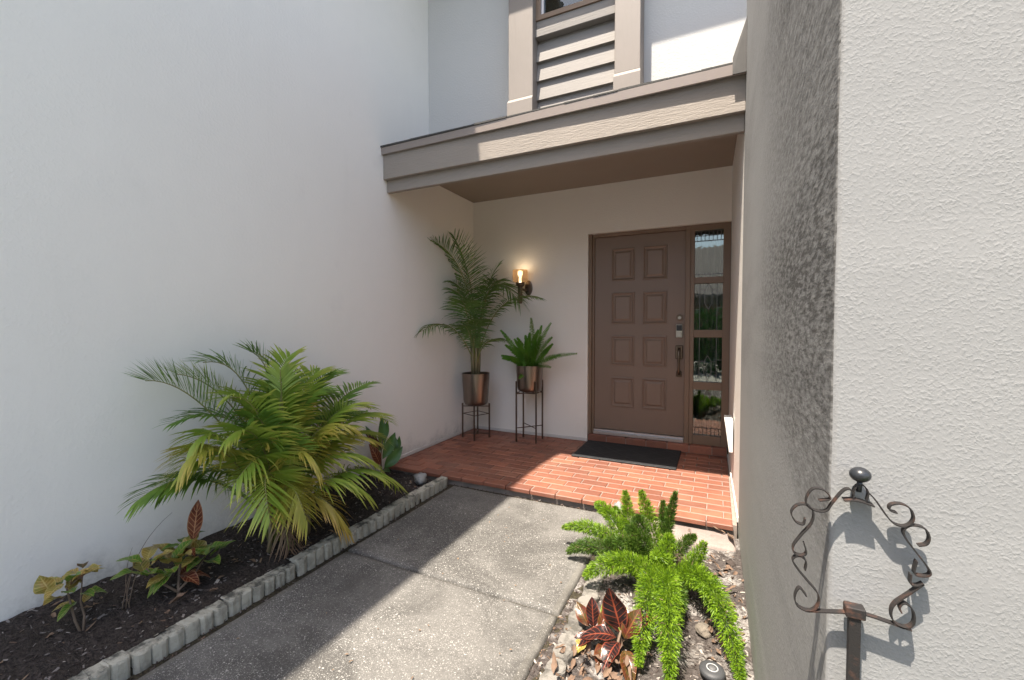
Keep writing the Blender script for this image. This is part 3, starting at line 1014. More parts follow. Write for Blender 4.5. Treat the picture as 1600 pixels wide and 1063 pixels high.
slt = empty('sidelight', 'narrow sidelight of four leaded glass panes right of the front door', 'window', loc=(2.59, 0.05, 0.08))
def sl(o):
    o.location = tuple(a - b for a, b in zip(o.location, slt.location))
    return o
sl(box('stile', 'frame', slt, 2.4345, 2.470, 0.042, 0.16, 0.0785, 2.1915, c=0.002))
sl(box('stile', 'frame', slt, 2.722, 2.7855, 0.040, 0.16, 0.0785, 2.2285, c=0.002))
sl(box('rail', 'frame', slt, 2.3945, 2.7215, 0.040, 0.16, 2.174, 2.2285, c=0.002))
for za, zc in ((1.660, 1.719), (1.134, 1.207), (0.622, 0.696), (0.0785, 0.170)):
    sl(box('rail', 'frame', slt, 2.4705, 2.7215, 0.044, 0.16, za, zc, c=0.002))
sl(box('stile', 'frame', slt, 2.4345, 2.470, 0.0425, 0.16, 2.1, 2.173))
panes = [(1.7195, 2.1735), (1.2075, 1.6595), (0.6965, 1.1335), (0.1705, 0.6215)]
for i, (za, zc) in enumerate(panes):
    pn = sl(box('pane', 'glass', slt, 2.4708, 2.7212, 0.080, 0.085, za, zc))
    m = MB()
    def came(a, b, wd=0.003):
        a, b = Vector((a[0], 0.0785, a[1])), Vector((b[0], 0.0785, b[1]))
        d = (b - a).normalized()
        s = Vector((-d.z, 0, d.x)) * wd
        m.add([a - s, b - s, b + s, a + s], [(0, 1, 2, 3)])
        m.build('came', 'cord', pn)
        m.__init__()
    xm = 2.596
    if i == 0:
        for q in range(7):
            xx = 2.4708 + 0.25 * (q + 0.5) / 7
            came((xx, zc), (xx, zc - 0.10))
        came((2.471, zc - 0.05), (2.721, zc - 0.05))
        came((2.471, zc - 0.10), (2.721, zc - 0.10), 0.004)
        came((2.471, za + 0.03), (2.721, za + 0.03))
    elif i == 3:
        for q in range(7):
            xx = 2.4708 + 0.25 * (q + 0.5) / 7
            came((xx, za), (xx, za + 0.07))
        came((2.471, za + 0.07), (2.721, za + 0.07), 0.004)
        came((xm, zc), (xm + 0.03, zc - 0.09)); came((xm, zc), (xm - 0.03, zc - 0.09))
    else:
        for xx in (2.52, 2.672):
            came((xx, za), (xx, zc))
        zt = zc if i == 1 else za + 0.26
        zq = (za + 0.20) if i == 1 else za + 0.02
        came((xm - 0.032, zt - 0.06), (xm, zt)); came((xm + 0.032, zt - 0.06), (xm, zt))
        came((xm - 0.032, zt - 0.06), (xm - 0.032, zq + 0.06)); came((xm + 0.032, zt - 0.06), (xm + 0.032, zq + 0.06))
        came((xm - 0.032, zq + 0.06), (xm, zq)); came((xm + 0.032, zq + 0.06), (xm, zq))
        came((2.471, za + 0.2), (2.52, za + 0.2)); came((2.672, za + 0.22), (2.721, za + 0.22))
        came((2.52, zt - 0.06), (xm - 0.032, zt - 0.06)); came((xm + 0.032, zt - 0.06), (2.672, zt - 0.06))
# hallway seen through the sidelight, its dimness put into dark paint
m = MB()
m.box(1.0, 3.4, 0.221, 2.6, 0.0, 2.7)
m.f = [f[::-1] for f in m.f[:2]] + [m.f[3][::-1], m.f[4][::-1], m.f[5][::-1]]
m.mi = [0] * 5
tag(m.build('hallway_wall', 'interior'), kind='structure')
m = MB()
n = 26
vs = []
for i in range(n + 1):
    xx = 2.46 + 0.29 * i / n
    yy = 0.30 + 0.018 * math.sin(i * 1.55)
    vs += [(xx, yy, 0.15), (xx, yy, 2.2)]
m.add(vs, [(2 * i, 2 * i + 2, 2 * i + 3, 2 * i + 1) for i in range(n)])
tag(m.build('curtain', 'curtain'), 'grey-green curtain hanging behind the sidelight panes', 'curtain')

# ------------------------------------------------------------------ door mat
m = MB()
m.cbox(-0.47, 0.47, -0.302, 0.302, 0.0, 0.012, 0.004)
mt = m.build('door_mat', 'mat')
mt.location = (1.902, -0.312, 0.002)
mt.rotation_euler = (0, 0, R(-0.2))
tag(mt, 'black rubber door mat lying on the brick porch', 'door mat')

# ------------------------------------------------------------------ wall lamp
lp = empty('wall_lamp', 'lit bronze wall lamp with an amber glass cup above the fern', 'lamp', loc=(0.70, 0, 1.66))
def ll(o):
    o.location = tuple(a - b for a, b in zip(o.location, lp.location))
    return o
m = MB()
disc_y(m, 0, 0, 0.055, 0.0, -0.022)
o = m.build('backplate', 'bronze', lp)
o.scale = (0.8, 1, 1.55)
o.location = (0.03, 0, 0.02)
LX, LY = 0.672, -0.115
m = MB()
m.tube([(0.72, -0.02, 1.66), (0.71, -0.06, 1.655), (LX, LY, 1.665), (LX, LY, 1.71)], [0.016, 0.014, 0.014, 0.02], 12)
ll(m.build('arm', 'bronze', lp, True))
m = MB()
m.lathe([(0.0, 0.50), (0.020, 0.50), (0.026, 0.52), (0.026, 0.675), (0.030, 0.69), (0.045, 0.70), (0.05, 0.712), (0.05, 0.735), (0.0, 0.736)], (LX, LY, 1.0), 24)
ll(m.build('stem', 'bronze', lp, True))
m = MB()
m.lathe([(0.050, 1.737), (0.078, 1.742), (0.084, 1.765), (0.084, 1.875)], (LX, LY, 0), 32)
ll(m.build('glass_shade', 'amber', lp, True))
m = MB()
m.lathe([(0.0, 1.737), (0.014, 1.737), (0.015, 1.800), (0.026, 1.822), (0.030, 1.842), (0.024, 1.862), (0.0, 1.872)], (LX, LY, 0), 20)
ll(m.build('bulb', 'bulb', lp, True))
pl = bpy.data.lights.new('lamp_light', 'POINT')
pl.energy = 0.16
pl.color = (1.0, 0.72, 0.42)
pl.shadow_soft_size = 0.03
plo = bpy.data.objects.new('lamp_light', pl)
plo.location = (LX - 0.70, LY, 1.90 - 1.66)
plo.parent = lp
col.objects.link(plo)

# ------------------------------------------------------------------ plant stands and pots
def stand(cx, cy, r, ang, ztop, rings, cross, label):
    s = empty('plant_stand', label, 'plant stand', 'metal plant stands on the porch', loc=(cx, cy, 0))
    P = []
    for k in range(4):
        a = R(ang + 90 * k)
        x, y = r * math.cos(a), r * math.sin(a)
        P.append((x, y))
        m = MB()
        m.box(x - 0.007, x + 0.007, y - 0.007, y + 0.007, 0.0, ztop)
        m.build('leg', 'bronze', s)
    for z in rings:
        m = MB()
        for k in range(0, 4):
            m.tube([(P[k][0] * 0.97, P[k][1] * 0.97, z), (P[(k + 1) % 4][0] * 0.97, P[(k + 1) % 4][1] * 0.97, z)], 0.0045, 6)
        m.build('rail', 'bronze', s)
    for z in cross:
        m = MB()
        m.tube([(P[0][0], P[0][1], z), (P[2][0], P[2][1], z)], 0.005, 6)
        m.tube([(P[1][0], P[1][1], z + 0.011), (P[3][0], P[3][1], z + 0.011)], 0.005, 6)
        m.build('cross_brace', 'bronze', s)
def pot(cx, cy, z0, h, rt, rb, label):
    m = MB()
    prof = [(0.0, 0.0), (rb * 0.72, 0.0), (rb * 0.88, 0.010), (rb * 0.965, 0.028), (rb, 0.055), (rt, h - 0.002), (rt, h), (rt - 0.006, h), (rt - 0.007, h - 0.03), (0, h - 0.032)]
    m.lathe(prof, (0, 0, 0), 48)
    o = m.build('planter_pot', 'pot', None, True)
    o.location = (cx, cy, z0)
    o.modifiers.new('es', 'EDGE_SPLIT').split_angle = R(50)
    sl_ = MB()
    n = 24
    vs = [(0, 0, h - 0.022)] + [((rt - 0.008) * math.cos(2 * math.pi * i / n), (rt - 0.008) * math.sin(2 * math.pi * i / n), h - 0.028) for i in range(n)]
    sl_.add(vs, [(0, 1 + i, 1 + (i + 1) % n) for i in range(n)])
    sl_.build('soil', 'mulch', o)
    return tag(o, label, 'pot', 'bronze planter pots on stands')
PA = (0.25, -0.385)
PB = (0.842, -0.245)
stand(*PA, 0.150, 23, 0.385, [0.270], [0.045, 0.352], 'short bronze plant stand under the potted palm in the porch corner')
pot(*PA, 0.369, 0.355, 0.155, 0.138, 'tall bronze planter pot holding the palm in the porch corner')
stand(*PB, 0.158, 49, 0.655, [0.530], [0.150, 0.519], 'taller bronze plant stand beneath the fern beside the door')
pot(*PB, 0.536, 0.285, 0.146, 0.135, 'rounded bronze planter pot holding the fern under the wall lamp')

# ------------------------------------------------------------------ foliage builders
def frond(P, n, Lmax, wid, t0=0.3, droop=0.35, fold=0.25, roll=0.0, rng=random, xmin=None, a0=72, a1=22, rr=0.005, up=(0, 0, 1), zmin=None, ymax=None):
    """pinnate palm frond along a bezier; returns (leaflets, rachis) mesh builders"""
    P = [Vector(q) for q in P]
    lf, ra = MB(), MB()
    N = 20
    pts = [bez(P, i / N) for i in range(N + 1)]
    ra.tube(pts, [rr * (1 - 0.8 * i / N) + 0.0008 for i in range(N + 1)], 5)
    U = Vector(up)
    for k in range(n):
        t = t0 + (1 - t0) * (k + 0.5) / n
        c = bez(P, t)
        T = (bez(P, min(1, t + 0.02)) - bez(P, max(0, t - 0.02))).normalized()
        S = T.cross(U)
        if S.length < 0.15:
            S = T.cross(Vector((0.5, 1, 0)))
        S.normalize()
        S = Matrix.Rotation(roll, 3, T) @ S
        Nn = S.cross(T).normalized()
        s = (t - t0) / (1 - t0)
        prof = (0.55 + 0.45 * math.sin(min(1, s / 0.45) * math.pi / 2)) * (1 - 0.62 * max(0, (s - 0.45) / 0.55) ** 1.6)
        for sd in (-1, 1):
            al = R(a0 + (a1 - a0) * s + rng.uniform(-6, 6))
            d = (T * math.cos(al) + S * (sd * math.sin(al)) + Nn * (fold + rng.uniform(-0.10, 0.10))).normalized()
            L = Lmax * prof * rng.uniform(0.88, 1.08)
            W = wid * (0.75 + 0.25 * prof) * rng.uniform(0.85, 1.1)
            dr = droop * rng.uniform(0.7, 1.3)
            side = T - d * T.dot(d)
            side = (side.normalized() * 0.75 + Nn * 0.5).normalized() if side.length > 0.01 else Nn
            vs, uvs = [], []
            SEG = 5
            for j in range(SEG + 1):
                u = j / SEG
                p = c + d * (L * u) + Vector((0, 0, -dr * L * u * u))
                ww = W * (0.35 + 0.65 * min(1, u / 0.25)) * (1 - max(0, (u - 0.35) / 0.65) ** 1.8)
                cr = Nn * (-0.25 * ww)
                for q, uu in ((p + side * ww, 1), (p + cr, 0), (p - side * ww, -1)):
                    if xmin is not None and q.x < xmin:
                        q.x = xmin + rng.uniform(0, 0.006)
                    if zmin is not None and q.z < zmin:
                        q.z = zmin + rng.uniform(0, 0.01)
                    if ymax is not None and q.y > ymax:
                        q.y = ymax - rng.uniform(0, 0.006)
                    vs.append(q)
                    uvs.append((uu, u))
            fs = []
            for j in range(SEG):
                a = j * 3
                fs += [(a, a + 1, a + 4, a + 3), (a + 1, a + 2, a + 5, a + 4)]
            lf.add(vs, fs, uvs)
    return lf, ra

def leaf(m, base, d, nrm, L, W, curl=0.25, fold=0.18, wav=0.0, seg=8, peak=0.45, tipp=1.0, rng=random):
    """broad leaf blade with uv: x across -1..1, y along"""
    base, d, nrm = Vector(base), Vector(d).normalized(), Vector(nrm)
    nrm = (nrm - d * nrm.dot(d)).normalized()
    s = d.cross(nrm)
    vs, uvs = [], []
    ph = rng.uniform(0, 6)
    for j in range(seg + 1):
        u = j / seg
        if u < peak:
            ww = math.sin(u / peak * math.pi / 2) ** 0.8
        else:
            ww = max(0.0, 1 - ((u - peak) / (1 - peak)) ** (1.7 * tipp))
        ww = max(ww, 0.03) * W / 2
        an = curl * u
        c = base + d * (L * u * math.cos(an * 0.6)) - nrm * (L * u * math.sin(an))
        for k in (-1, -0.5, 0, 0.5, 1):
            q = c + s * (ww * k) + nrm * (abs(k) * ww * fold + wav * ww * abs(k) * math.sin(u * 11 + ph + k))
            vs.append(q)
            uvs.append((k, u))
    fs = []
    for j in range(seg):
        for k in range(4):
            a = j * 5 + k
            fs.append((a, a + 1, a + 6, a + 5))
    m.add(vs, fs, uvs)

# ------------------------------------------------------------------ areca palm in the left bed
ar = empty('areca_palm', 'large arching green and yellowing palm growing in the bed against the shaded wall', 'palm', loc=(0, 0, 0))
rg = random.Random(11)
C = (0.40, -2.86)
def af(mid, tip, mat, n=34, L=0.30, w=0.0078, droop=0.3, roll=0.0, fold=0.25, t0=0.34, base=None, rise=0.55, a0=76, a1=34):
    b = base or (C[0] + rg.uniform(-0.05, 0.05), C[1] + rg.uniform(-0.09, 0.09), 0.02)
    mid, tip = Vector(mid), Vector(tip)
    c1 = Vector(b) + (mid - Vector(b)) * 0.35 + Vector((0, 0, rise * 0.28))
    n = int(n * 0.88)
    lf, ra = frond([b, c1, mid + (mid - (Vector(b) + tip) / 2) * 0.35, tip], n, L, w, t0, droop, fold, roll, rg, 0.012, a0, a1, 0.0065, zmin=0.0)
    o = lf.build('frond', mat, ar, True)
    ra.build('stalk', 'rachis', o, True)
af((0.22, -3.18, 0.86), (0.16, -3.41, 0.98), 'palm', 44, 0.29, droop=0.05, fold=0.45, a0=74, a1=26)
af((0.22, -2.92, 0.95), (0.18, -3.16, 1.05), 'palm', 40, 0.27, droop=0.25, fold=0.35)
af((0.24, -2.78, 0.92), (0.20, -2.92, 1.10), 'palm', 38, 0.26, droop=0.15, fold=0.35)
af((0.35, -2.74, 0.86), (0.33, -2.50, 0.94), 'palm_lt', 40, 0.25, droop=0.25, fold=0.35)
af((0.30, -2.45, 0.72), (0.27, -2.00, 0.80), 'palm', 46, 0.23, droop=0.2, fold=0.3)
af((0.42, -2.42, 0.68), (0.42, -2.00, 0.52), 'palm_lt', 44, 0.25, droop=0.35)
af((0.30, -2.50, 0.64), (0.24, -2.06, 0.56), 'palm', 44, 0.24, droop=0.35)
af((0.36, -2.40, 0.55), (0.36, -1.98, 0.36), 'palm_lt', 42, 0.22, droop=0.35)
af((0.58, -2.50, 0.38), (0.64, -2.14, 0.10), 'palm_lt', 40, 0.25, droop=0.4, fold=0.1)
af((0.64, -2.84, 0.32), (0.76, -2.72, 0.07), 'palm_yy', 24, 0.20, 0.008, droop=0.4, fold=0.0, t0=0.42, a0=58, a1=24)
af((0.60, -3.13, 0.58), (0.72, -3.17, 0.30), 'palm_lt', 38, 0.25, droop=0.25, fold=0.05, t0=0.35)
af((0.36, -3.28, 0.52), (0.32, -3.52, 0.46), 'palm', 44, 0.24, droop=0.35, fold=0.15)
af((0.46, -3.24, 0.70), (0.47, -3.42, 0.60), 'palm_yl', 38, 0.25, droop=0.4, fold=0.1)
af((0.43, -3.20, 0.72), (0.44, -3.36, 0.68), 'palm_lt', 36, 0.24, droop=0.45, fold=0.15)
af((0.50, -2.72, 0.68), (0.55, -2.48, 0.56), 'palm_yl', 38, 0.23, droop=0.45, fold=0.15)
af((0.55, -2.92, 0.60), (0.66, -2.84, 0.46), 'palm_yl', 36, 0.24, droop=0.45, fold=0.1)
af((0.45, -3.02, 0.82), (0.46, -3.22, 0.88), 'palm_lt', 40, 0.26, droop=0.35, fold=0.3)
af((0.42, -2.78, 0.80), (0.48, -2.58, 0.82), 'palm', 40, 0.25, droop=0.35, fold=0.3)
af((0.55, -3.03, 0.62), (0.62, -3.28, 0.50), 'palm_lt', 40, 0.25, droop=0.4, fold=0.1)
af((0.50, -2.66, 0.50), (0.60, -2.34, 0.32), 'palm_lt', 40, 0.24, droop=0.4, fold=0.1)
af((0.28, -2.98, 0.74), (0.22, -3.32, 0.76), 'palm', 40, 0.26, droop=0.35, fold=0.3)
af((0.24, -2.70, 0.76), (0.16, -2.32, 0.74), 'palm', 40, 0.24, droop=0.35, fold=0.3)
af((0.40, -2.86, 0.74), (0.44, -2.90, 1.00), 'palm_lt', 36, 0.24, droop=0.2, fold=0.3)
af((0.54, -2.98, 0.46), (0.66, -3.02, 0.28), 'palm_yl', 32, 0.22, droop=0.4, fold=0.05)
af((0.60, -2.72, 0.38), (0.70, -2.50, 0.18), 'palm_lt', 32, 0.22, droop=0.45, fold=0.05)
af((0.32, -3.14, 0.52), (0.30, -3.42, 0.46), 'palm', 36, 0.22, droop=0.35, fold=0.15)
af((0.46, -2.56, 0.56), (0.50, -2.22, 0.42), 'palm_yl', 38, 0.22, droop=0.4, fold=0.1)
af((0.40, -2.96, 0.60), (0.52, -3.10, 0.72), 'palm', 36, 0.24, droop=0.4, fold=0.2)
af((0.24, -3.04, 0.84), (0.17, -3.28, 1.00), 'palm_lt', 42, 0.27, droop=0.1, fold=0.4)
af((0.30, -2.66, 0.84), (0.26, -2.32, 0.90), 'palm', 42, 0.25, droop=0.2, fold=0.35)
af((0.34, -2.86, 0.92), (0.30, -2.72, 1.06), 'palm_lt', 38, 0.25, droop=0.2, fold=0.3)
af((0.46, -2.60, 0.72), (0.50, -2.28, 0.68), 'palm_lt', 40, 0.24, droop=0.3, fold=0.25)
af((0.52, -3.08, 0.72), (0.56, -3.28, 0.70), 'palm_lt', 40, 0.25, droop=0.3, fold=0.2)
af((0.42, -3.14, 0.62), (0.42, -3.40, 0.56), 'palm_lt', 40, 0.25, droop=0.35, fold=0.2)
af((0.62, -3.00, 0.46), (0.74, -2.98, 0.22), 'palm_yl', 34, 0.23, droop=0.3, fold=0.05)
for i in range(14):
    a = rg.uniform(0, 6.28)
    e = rg.uniform(0.10, 0.30)
    zt = rg.uniform(0.45, 0.92)
    af((C[0] + 0.05 + 0.6 * e * math.cos(a) * 0.6, C[1] - 0.04 + 0.6 * e * math.sin(a), zt * 0.85 + 0.05), (C[0] + 0.06 + e * math.cos(a) * 0.7, C[1] - 0.04 + e * 1.3 * math.sin(a), zt),
       rg.choice(['palm', 'palm', 'palm_lt', 'palm_lt', 'palm_yl']), 36, 0.24, droop=0.35, fold=0.25)
for i in range(2):
    a = rg.uniform(-0.5, 2.0)
    af((C[0] + 0.13 * math.cos(a), C[1] - 0.05 + 0.16 * math.sin(a) - 0.1, 0.20), (C[0] + 0.20 * math.cos(a), C[1] - 0.1 + 0.25 * math.sin(a) - 0.1, 0.03), 'dead', 14, 0.13, 0.004, droop=0.9, t0=0.5)
for i in range(11):
    a = rg.uniform(0, 6.28)
    x, y = C[0] + 0.09 * math.cos(a), C[1] + 0.14 * math.sin(a)
    m = MB()
    m.tube([(x, y, -0.02), (x + rg.uniform(-0.02, 0.02), y, 0.10), (x + rg.uniform(-0.05, 0.05), y + rg.uniform(-0.05, 0.05), 0.30)], [0.014, 0.011, 0.006], 7)
    m.build('cane', 'stem_tan', ar, True)

# ------------------------------------------------------------------ potted palm
pp = empty('potted_palm', 'tall feathery palm growing from the bronze pot in the porch corner', 'palm', loc=(0, 0, 0))
rg = random.Random(23)
PZ = 0.70
def pf(pts, mat='palm_dk', n=38, L=0.30, w=0.0062, droop=0.3, fold=0.2, t0=0.35, roll=0.0, a0=78, a1=40):
    b = (PA[0] + rg.uniform(-0.03, 0.03), PA[1] + rg.uniform(-0.03, 0.03), PZ - 0.01)
    n = int(n * 0.8)
    lf, ra = frond([b] + list(pts), n, L, w, t0, droop, fold, roll, rg, 0.012, a0, a1, 0.0075, ymax=-0.012)
    o = lf.build('frond', mat, pp, True)
    ra.build('stalk', 'rachis', o, True)
pf([(0.26, -0.38, 1.45), (0.18, -0.50, 2.00), (0.07, -0.88, 2.10)], L=0.44, n=52, droop=0.18, fold=0.25)
pf([(0.27, -0.36, 1.35), (0.22, -0.44, 1.95), (0.12, -0.62, 2.20)], L=0.38, n=46, droop=0.15, fold=0.3)
pf([(0.28, -0.36, 1.3), (0.34, -0.34, 2.08), (0.80, -0.42, 1.50)], L=0.40, n=48, droop=0.45, fold=0.1)
pf([(0.32, -0.40, 1.15), (0.55, -0.45, 1.68), (1.04, -0.44, 1.53)], L=0.24, n=42, droop=0.35, t0=0.5, fold=0.15)
pf([(0.20, -0.45, 1.05), (0.12, -0.66, 1.42), (0.07, -1.10, 1.20)], L=0.32, n=26, droop=0.35, t0=0.5, fold=0.1, a0=85, a1=30)
pf([(0.30, -0.43, 0.95), (0.40, -0.46, 1.16), (0.64, -0.48, 1.10)], L=0.20, n=20, droop=0.35, t0=0.5, fold=0.1)
pf([(0.24, -0.42, 1.1), (0.24, -0.60, 1.55), (0.36, -0.85, 1.50)], L=0.32, n=42, droop=0.4)
pf([(0.26, -0.40, 1.1), (0.28, -0.50, 1.60), (0.18, -0.76, 1.62)], L=0.32, n=42, droop=0.4)
pf([(0.25, -0.36, 1.2), (0.28, -0.26, 1.75), (0.42, -0.14, 1.95)], L=0.32, n=40, droop=0.3)
pf([(0.24, -0.44, 1.0), (0.30, -0.56, 1.35), (0.50, -0.66, 1.30)], L=0.26, n=32, droop=0.45)
pf([(0.28, -0.40, 1.2), (0.40, -0.40, 1.80), (0.62, -0.50, 1.72)], L=0.30, n=42, droop=0.4)
pf([(0.24, -0.40, 1.2), (0.20, -0.44, 1.70), (0.10, -0.64, 1.72)], L=0.32, n=42, droop=0.35)
pf([(0.25, -0.42, 1.0), (0.26, -0.55, 1.30), (0.30, -0.75, 1.25)], L=0.24, n=32, droop=0.45)
for i in range(7):
    a = 6.28 * i / 7
    x, y = PA[0] + 0.035 * math.cos(a), PA[1] + 0.035 * math.sin(a)
    m = MB()
    m.tube([(x, y, PZ - 0.01), (x + 0.01 * math.cos(a), y + 0.01 * math.sin(a), 0.92), (x + 0.02 * math.cos(a), y + 0.02 * math.sin(a), 1.16)], [0.017, 0.014, 0.007], 8)
    m.build('cane', 'stem_tan', pp, True)

# ------------------------------------------------------------------ potted fern
pfn = empty('potted_fern', 'bushy upright sword fern in the rounded bronze pot under the wall lamp', 'fern', loc=(0, 0, 0))
rg = random.Random(31)
def sword(tip, mat='fern', W=0.030, bend=0.25, n=26):
    b = Vector((PB[0] + rg.uniform(-0.06, 0.06), PB[1] + rg.uniform(-0.06, 0.06), 0.795))
    tip = Vector(tip)
    mid = b.lerp(tip, 0.5) + Vector((0, 0, bend * (tip - b).length * 0.5))
    lf, ra = frond([b, mid, tip], n, W, 0.0085, 0.10, 0.15, 0.12, 0.0, rg, None, 78, 35, 0.003, up=(0.25, -0.9, 0.45), ymax=-0.01)
    o = lf.build('frond', mat, pfn, True)
    ra.build('midrib', mat, o, True)
for tp, mt_ in (((0.50, -0.26, 1.20), 'fern'), ((0.52, -0.28, 0.92), 'fern'), ((0.66, -0.24, 1.10), 'fern'), ((0.60, -0.34, 1.04), 'fern'), ((0.85, -0.26, 1.17), 'fern'),
                ((0.90, -0.34, 1.33), 'fern_lt'), ((0.98, -0.24, 1.25), 'fern'), ((1.08, -0.22, 1.28), 'fern'), ((1.11, -0.27, 1.13), 'fern'), ((1.22, -0.30, 0.95), 'fern'),
                ((1.13, -0.36, 0.82), 'fern'), ((1.36, -0.20, 0.96), 'fern_lt'), ((0.80, -0.42, 0.70), 'fern_lt'), ((0.75, -0.36, 1.12), 'fern'), ((0.95, -0.38, 1.06), 'fern'),
                ((1.02, -0.34, 1.14), 'fern'), ((0.58, -0.38, 0.90), 'fern'), ((1.02, -0.42, 0.88), 'fern'), ((0.70, -0.42, 0.92), 'fern'), ((0.90, -0.14, 1.20), 'fern'),
                ((0.74, -0.12, 1.14), 'fern'), ((1.06, -0.12, 1.05), 'fern'), ((0.62, -0.16, 1.02), 'fern'), ((0.86, -0.44, 0.98), 'fern'), ((0.92, -0.28, 1.10), 'fern'), ((0.80, -0.24, 1.08), 'fern')):
    sword(tp, mt_, rg.uniform(0.040, 0.050))

# ------------------------------------------------------------------ foxtail fern in the right bed
fx = empty('foxtail_fern', 'bright green foxtail fern sprawling from the sunlit bed over the kerb', 'fern', loc=(0, 0, 0))
rg = random.Random(41)
def plume(P, r, mat, dens=1.0, L=0.019):
    P = [Vector(q) for q in P]
    ln = sum((bez(P, (i + 1) / 12) - bez(P, i / 12)).length for i in range(12))
    m = MB()
    n = int(ln * 7500 * dens)
    for k in range(n):
        t = rg.random() ** 0.92
        c = bez(P, t)
        T = (bez(P, min(1, t + 0.02)) - bez(P, max(0, t - 0.02))).normalized()
        a = rg.uniform(0, 6.283)
        A = T.orthogonal().normalized()
        B = T.cross(A)
        rad = A * math.cos(a) + B * math.sin(a)
        rr = r * 1.4 * (0.55 + 0.45 * math.sin(min(1, t / 0.25) * 1.57)) * (1 - 0.82 * max(0, (t - 0.55) / 0.45) ** 2.2)
        if rr < 0.003:
            continue
        p0 = c + rad * rr * rg.uniform(0.15, 0.85)
        d = (rad * rg.uniform(0.5, 1.0) + T * rg.uniform(0.2, 0.9) + Vector((rg.uniform(-1, 1), rg.uniform(-1, 1), rg.uniform(-1, 1))) * 0.35).normalized()
        l = L * rg.uniform(0.6, 1.2) * (0.6 + 0.4 * rr / r)
        s = d.cross(Vector((rg.uniform(-1, 1), rg.uniform(-1, 1), rg.uniform(-1, 1)))).normalized() * 0.0016
        m.cur = 2 if rg.random() < 0.012 else (1 if rg.random() < 0.22 else 0)
        m.add([p0 - s, p0 + s, p0 + d * l * 0.6 + s * 0.8, p0 + d * l, p0 + d * l * 0.6 - s * 0.8], [(0, 1, 2, 3, 4)])
    o = m.build('plume', [mat, 'fox_ol' if mat == 'fox_dk' else 'fox_dk', 'dead'], fx)
    q = MB()
    q.tube([bez(P, i / 10) for i in range(11)], [0.0022 * (1 - 0.07 * i) for i in range(11)], 5)
    q.build('stem', 'fox_dk', o, True)
B0 = (2.42, -2.26, -0.05)
def pb(dx=0.05, dy=0.07):
    return (B0[0] + rg.uniform(-dx, dx), B0[1] + rg.uniform(-dy, dy), -0.05)
for P, r, mt_ in (
    ([(2.30, -2.16, -0.05), (2.24, -2.10, 0.12), (2.205, -2.05, 0.30)], 0.030, 'fox'),
    ([(2.42, -2.18, -0.05), (2.37, -2.12, 0.14), (2.30, -2.09, 0.33)], 0.034, 'fox'),
    ([(2.42, -2.10, -0.05), (2.43, -2.03, 0.13), (2.475, -2.0, 0.32)], 0.020, 'fox_dk'),
    ([(2.41, -2.10, -0.05), (2.42, -2.02, 0.12), (2.405, -1.98, 0.25)], 0.020, 'fox_dk'),
    ([(2.32, -2.22, -0.05), (2.12, -2.15, 0.17), (1.86, -2.13, 0.05)], 0.030, 'fox'),
    ([(2.32, -2.24, -0.05), (2.10, -2.26, 0.13), (1.93, -2.26, -0.02)], 0.032, 'fox_dk'),
    ([(2.30, -2.18, -0.05), (2.14, -2.12, 0.22), (2.04, -2.06, 0.20)], 0.030, 'fox'),
    ([(2.48, -2.28, -0.05), (2.56, -2.31, 0.04), (2.63, -2.30, 0.21)], 0.034, 'fox'),
    ([(2.42, -2.30, -0.03), (2.26, -2.42, 0.17), (2.10, -2.52, 0.02)], 0.042, 'fox'),
    ([(2.41, -2.32, -0.03), (2.43, -2.58, 0.24), (2.415, -2.90, -0.03)], 0.044, 'fox'),
    ([(2.46, -2.32, -0.03), (2.49, -2.62, 0.27), (2.535, -2.97, -0.02)], 0.044, 'fox'),
    ([(2.49, -2.30, -0.03), (2.68, -2.44, 0.26), (2.762, -2.84, -0.03)], 0.042, 'fox'),
    ([(2.50, -2.26, -0.03), (2.62, -2.34, 0.16), (2.68, -2.52, 0.02)], 0.036, 'fox'),
    ([(2.50, -2.36, -0.03), (2.53, -2.46, 0.08), (2.54, -2.58, -0.03)], 0.024, 'fox_dk'),
    ([(2.34, -2.20, -0.05), (2.28, -2.24, 0.16), (2.20, -2.30, 0.10)], 0.034, 'fox_dk'),
    ([(2.36, -2.22, -0.05), (2.30, -2.18, 0.18), (2.30, -2.16, 0.22)], 0.036, 'fox_dk'),
    ([(2.38, -2.20, -0.05), (2.34, -2.22, 0.16), (2.24, -2.20, 0.16)], 0.036, 'fox_dk'),
    ([(2.34, -2.18, -0.05), (2.22, -2.20, 0.10), (2.14, -2.24, 0.07)], 0.034, 'fox_dk'),
    ([(2.38, -2.26, -0.05), (2.28, -2.34, 0.10), (2.20, -2.42, 0.04)], 0.036, 'fox'),
    ([(2.44, -2.24, -0.05), (2.44, -2.30, 0.10), (2.42, -2.40, 0.14)], 0.040, 'fox'),
    ([(2.46, -2.08, -0.05), (2.52, -2.02, 0.08), (2.58, -2.02, 0.10)], 0.022, 'fox_dk'),
    ([(2.30, -2.10, -0.05), (2.20, -2.06, 0.12), (2.14, -2.02, 0.18)], 0.026, 'fox'),
    ([(2.42, -2.26, -0.05), (2.46, -2.22, 0.12), (2.46, -2.18, 0.16)], 0.034, 'fox'),
):
    plume(P, r, mt_)
m = MB()
for i in range(46):
    a = rg.uniform(0, 6.28)
    b = Vector((2.50 + rg.uniform(-0.05, 0.05), -2.08 + rg.uniform(-0.05, 0.05), -0.06))
    e = b + Vector((math.cos(a) * 0.07, math.sin(a) * 0.07, rg.uniform(0.05, 0.13)))
    m.tube([b, (b + e) / 2 + Vector((0, 0, 0.03)), e], [0.002, 0.0016, 0.0008], 4)
m.build('dead_stems', 'twig', fx)

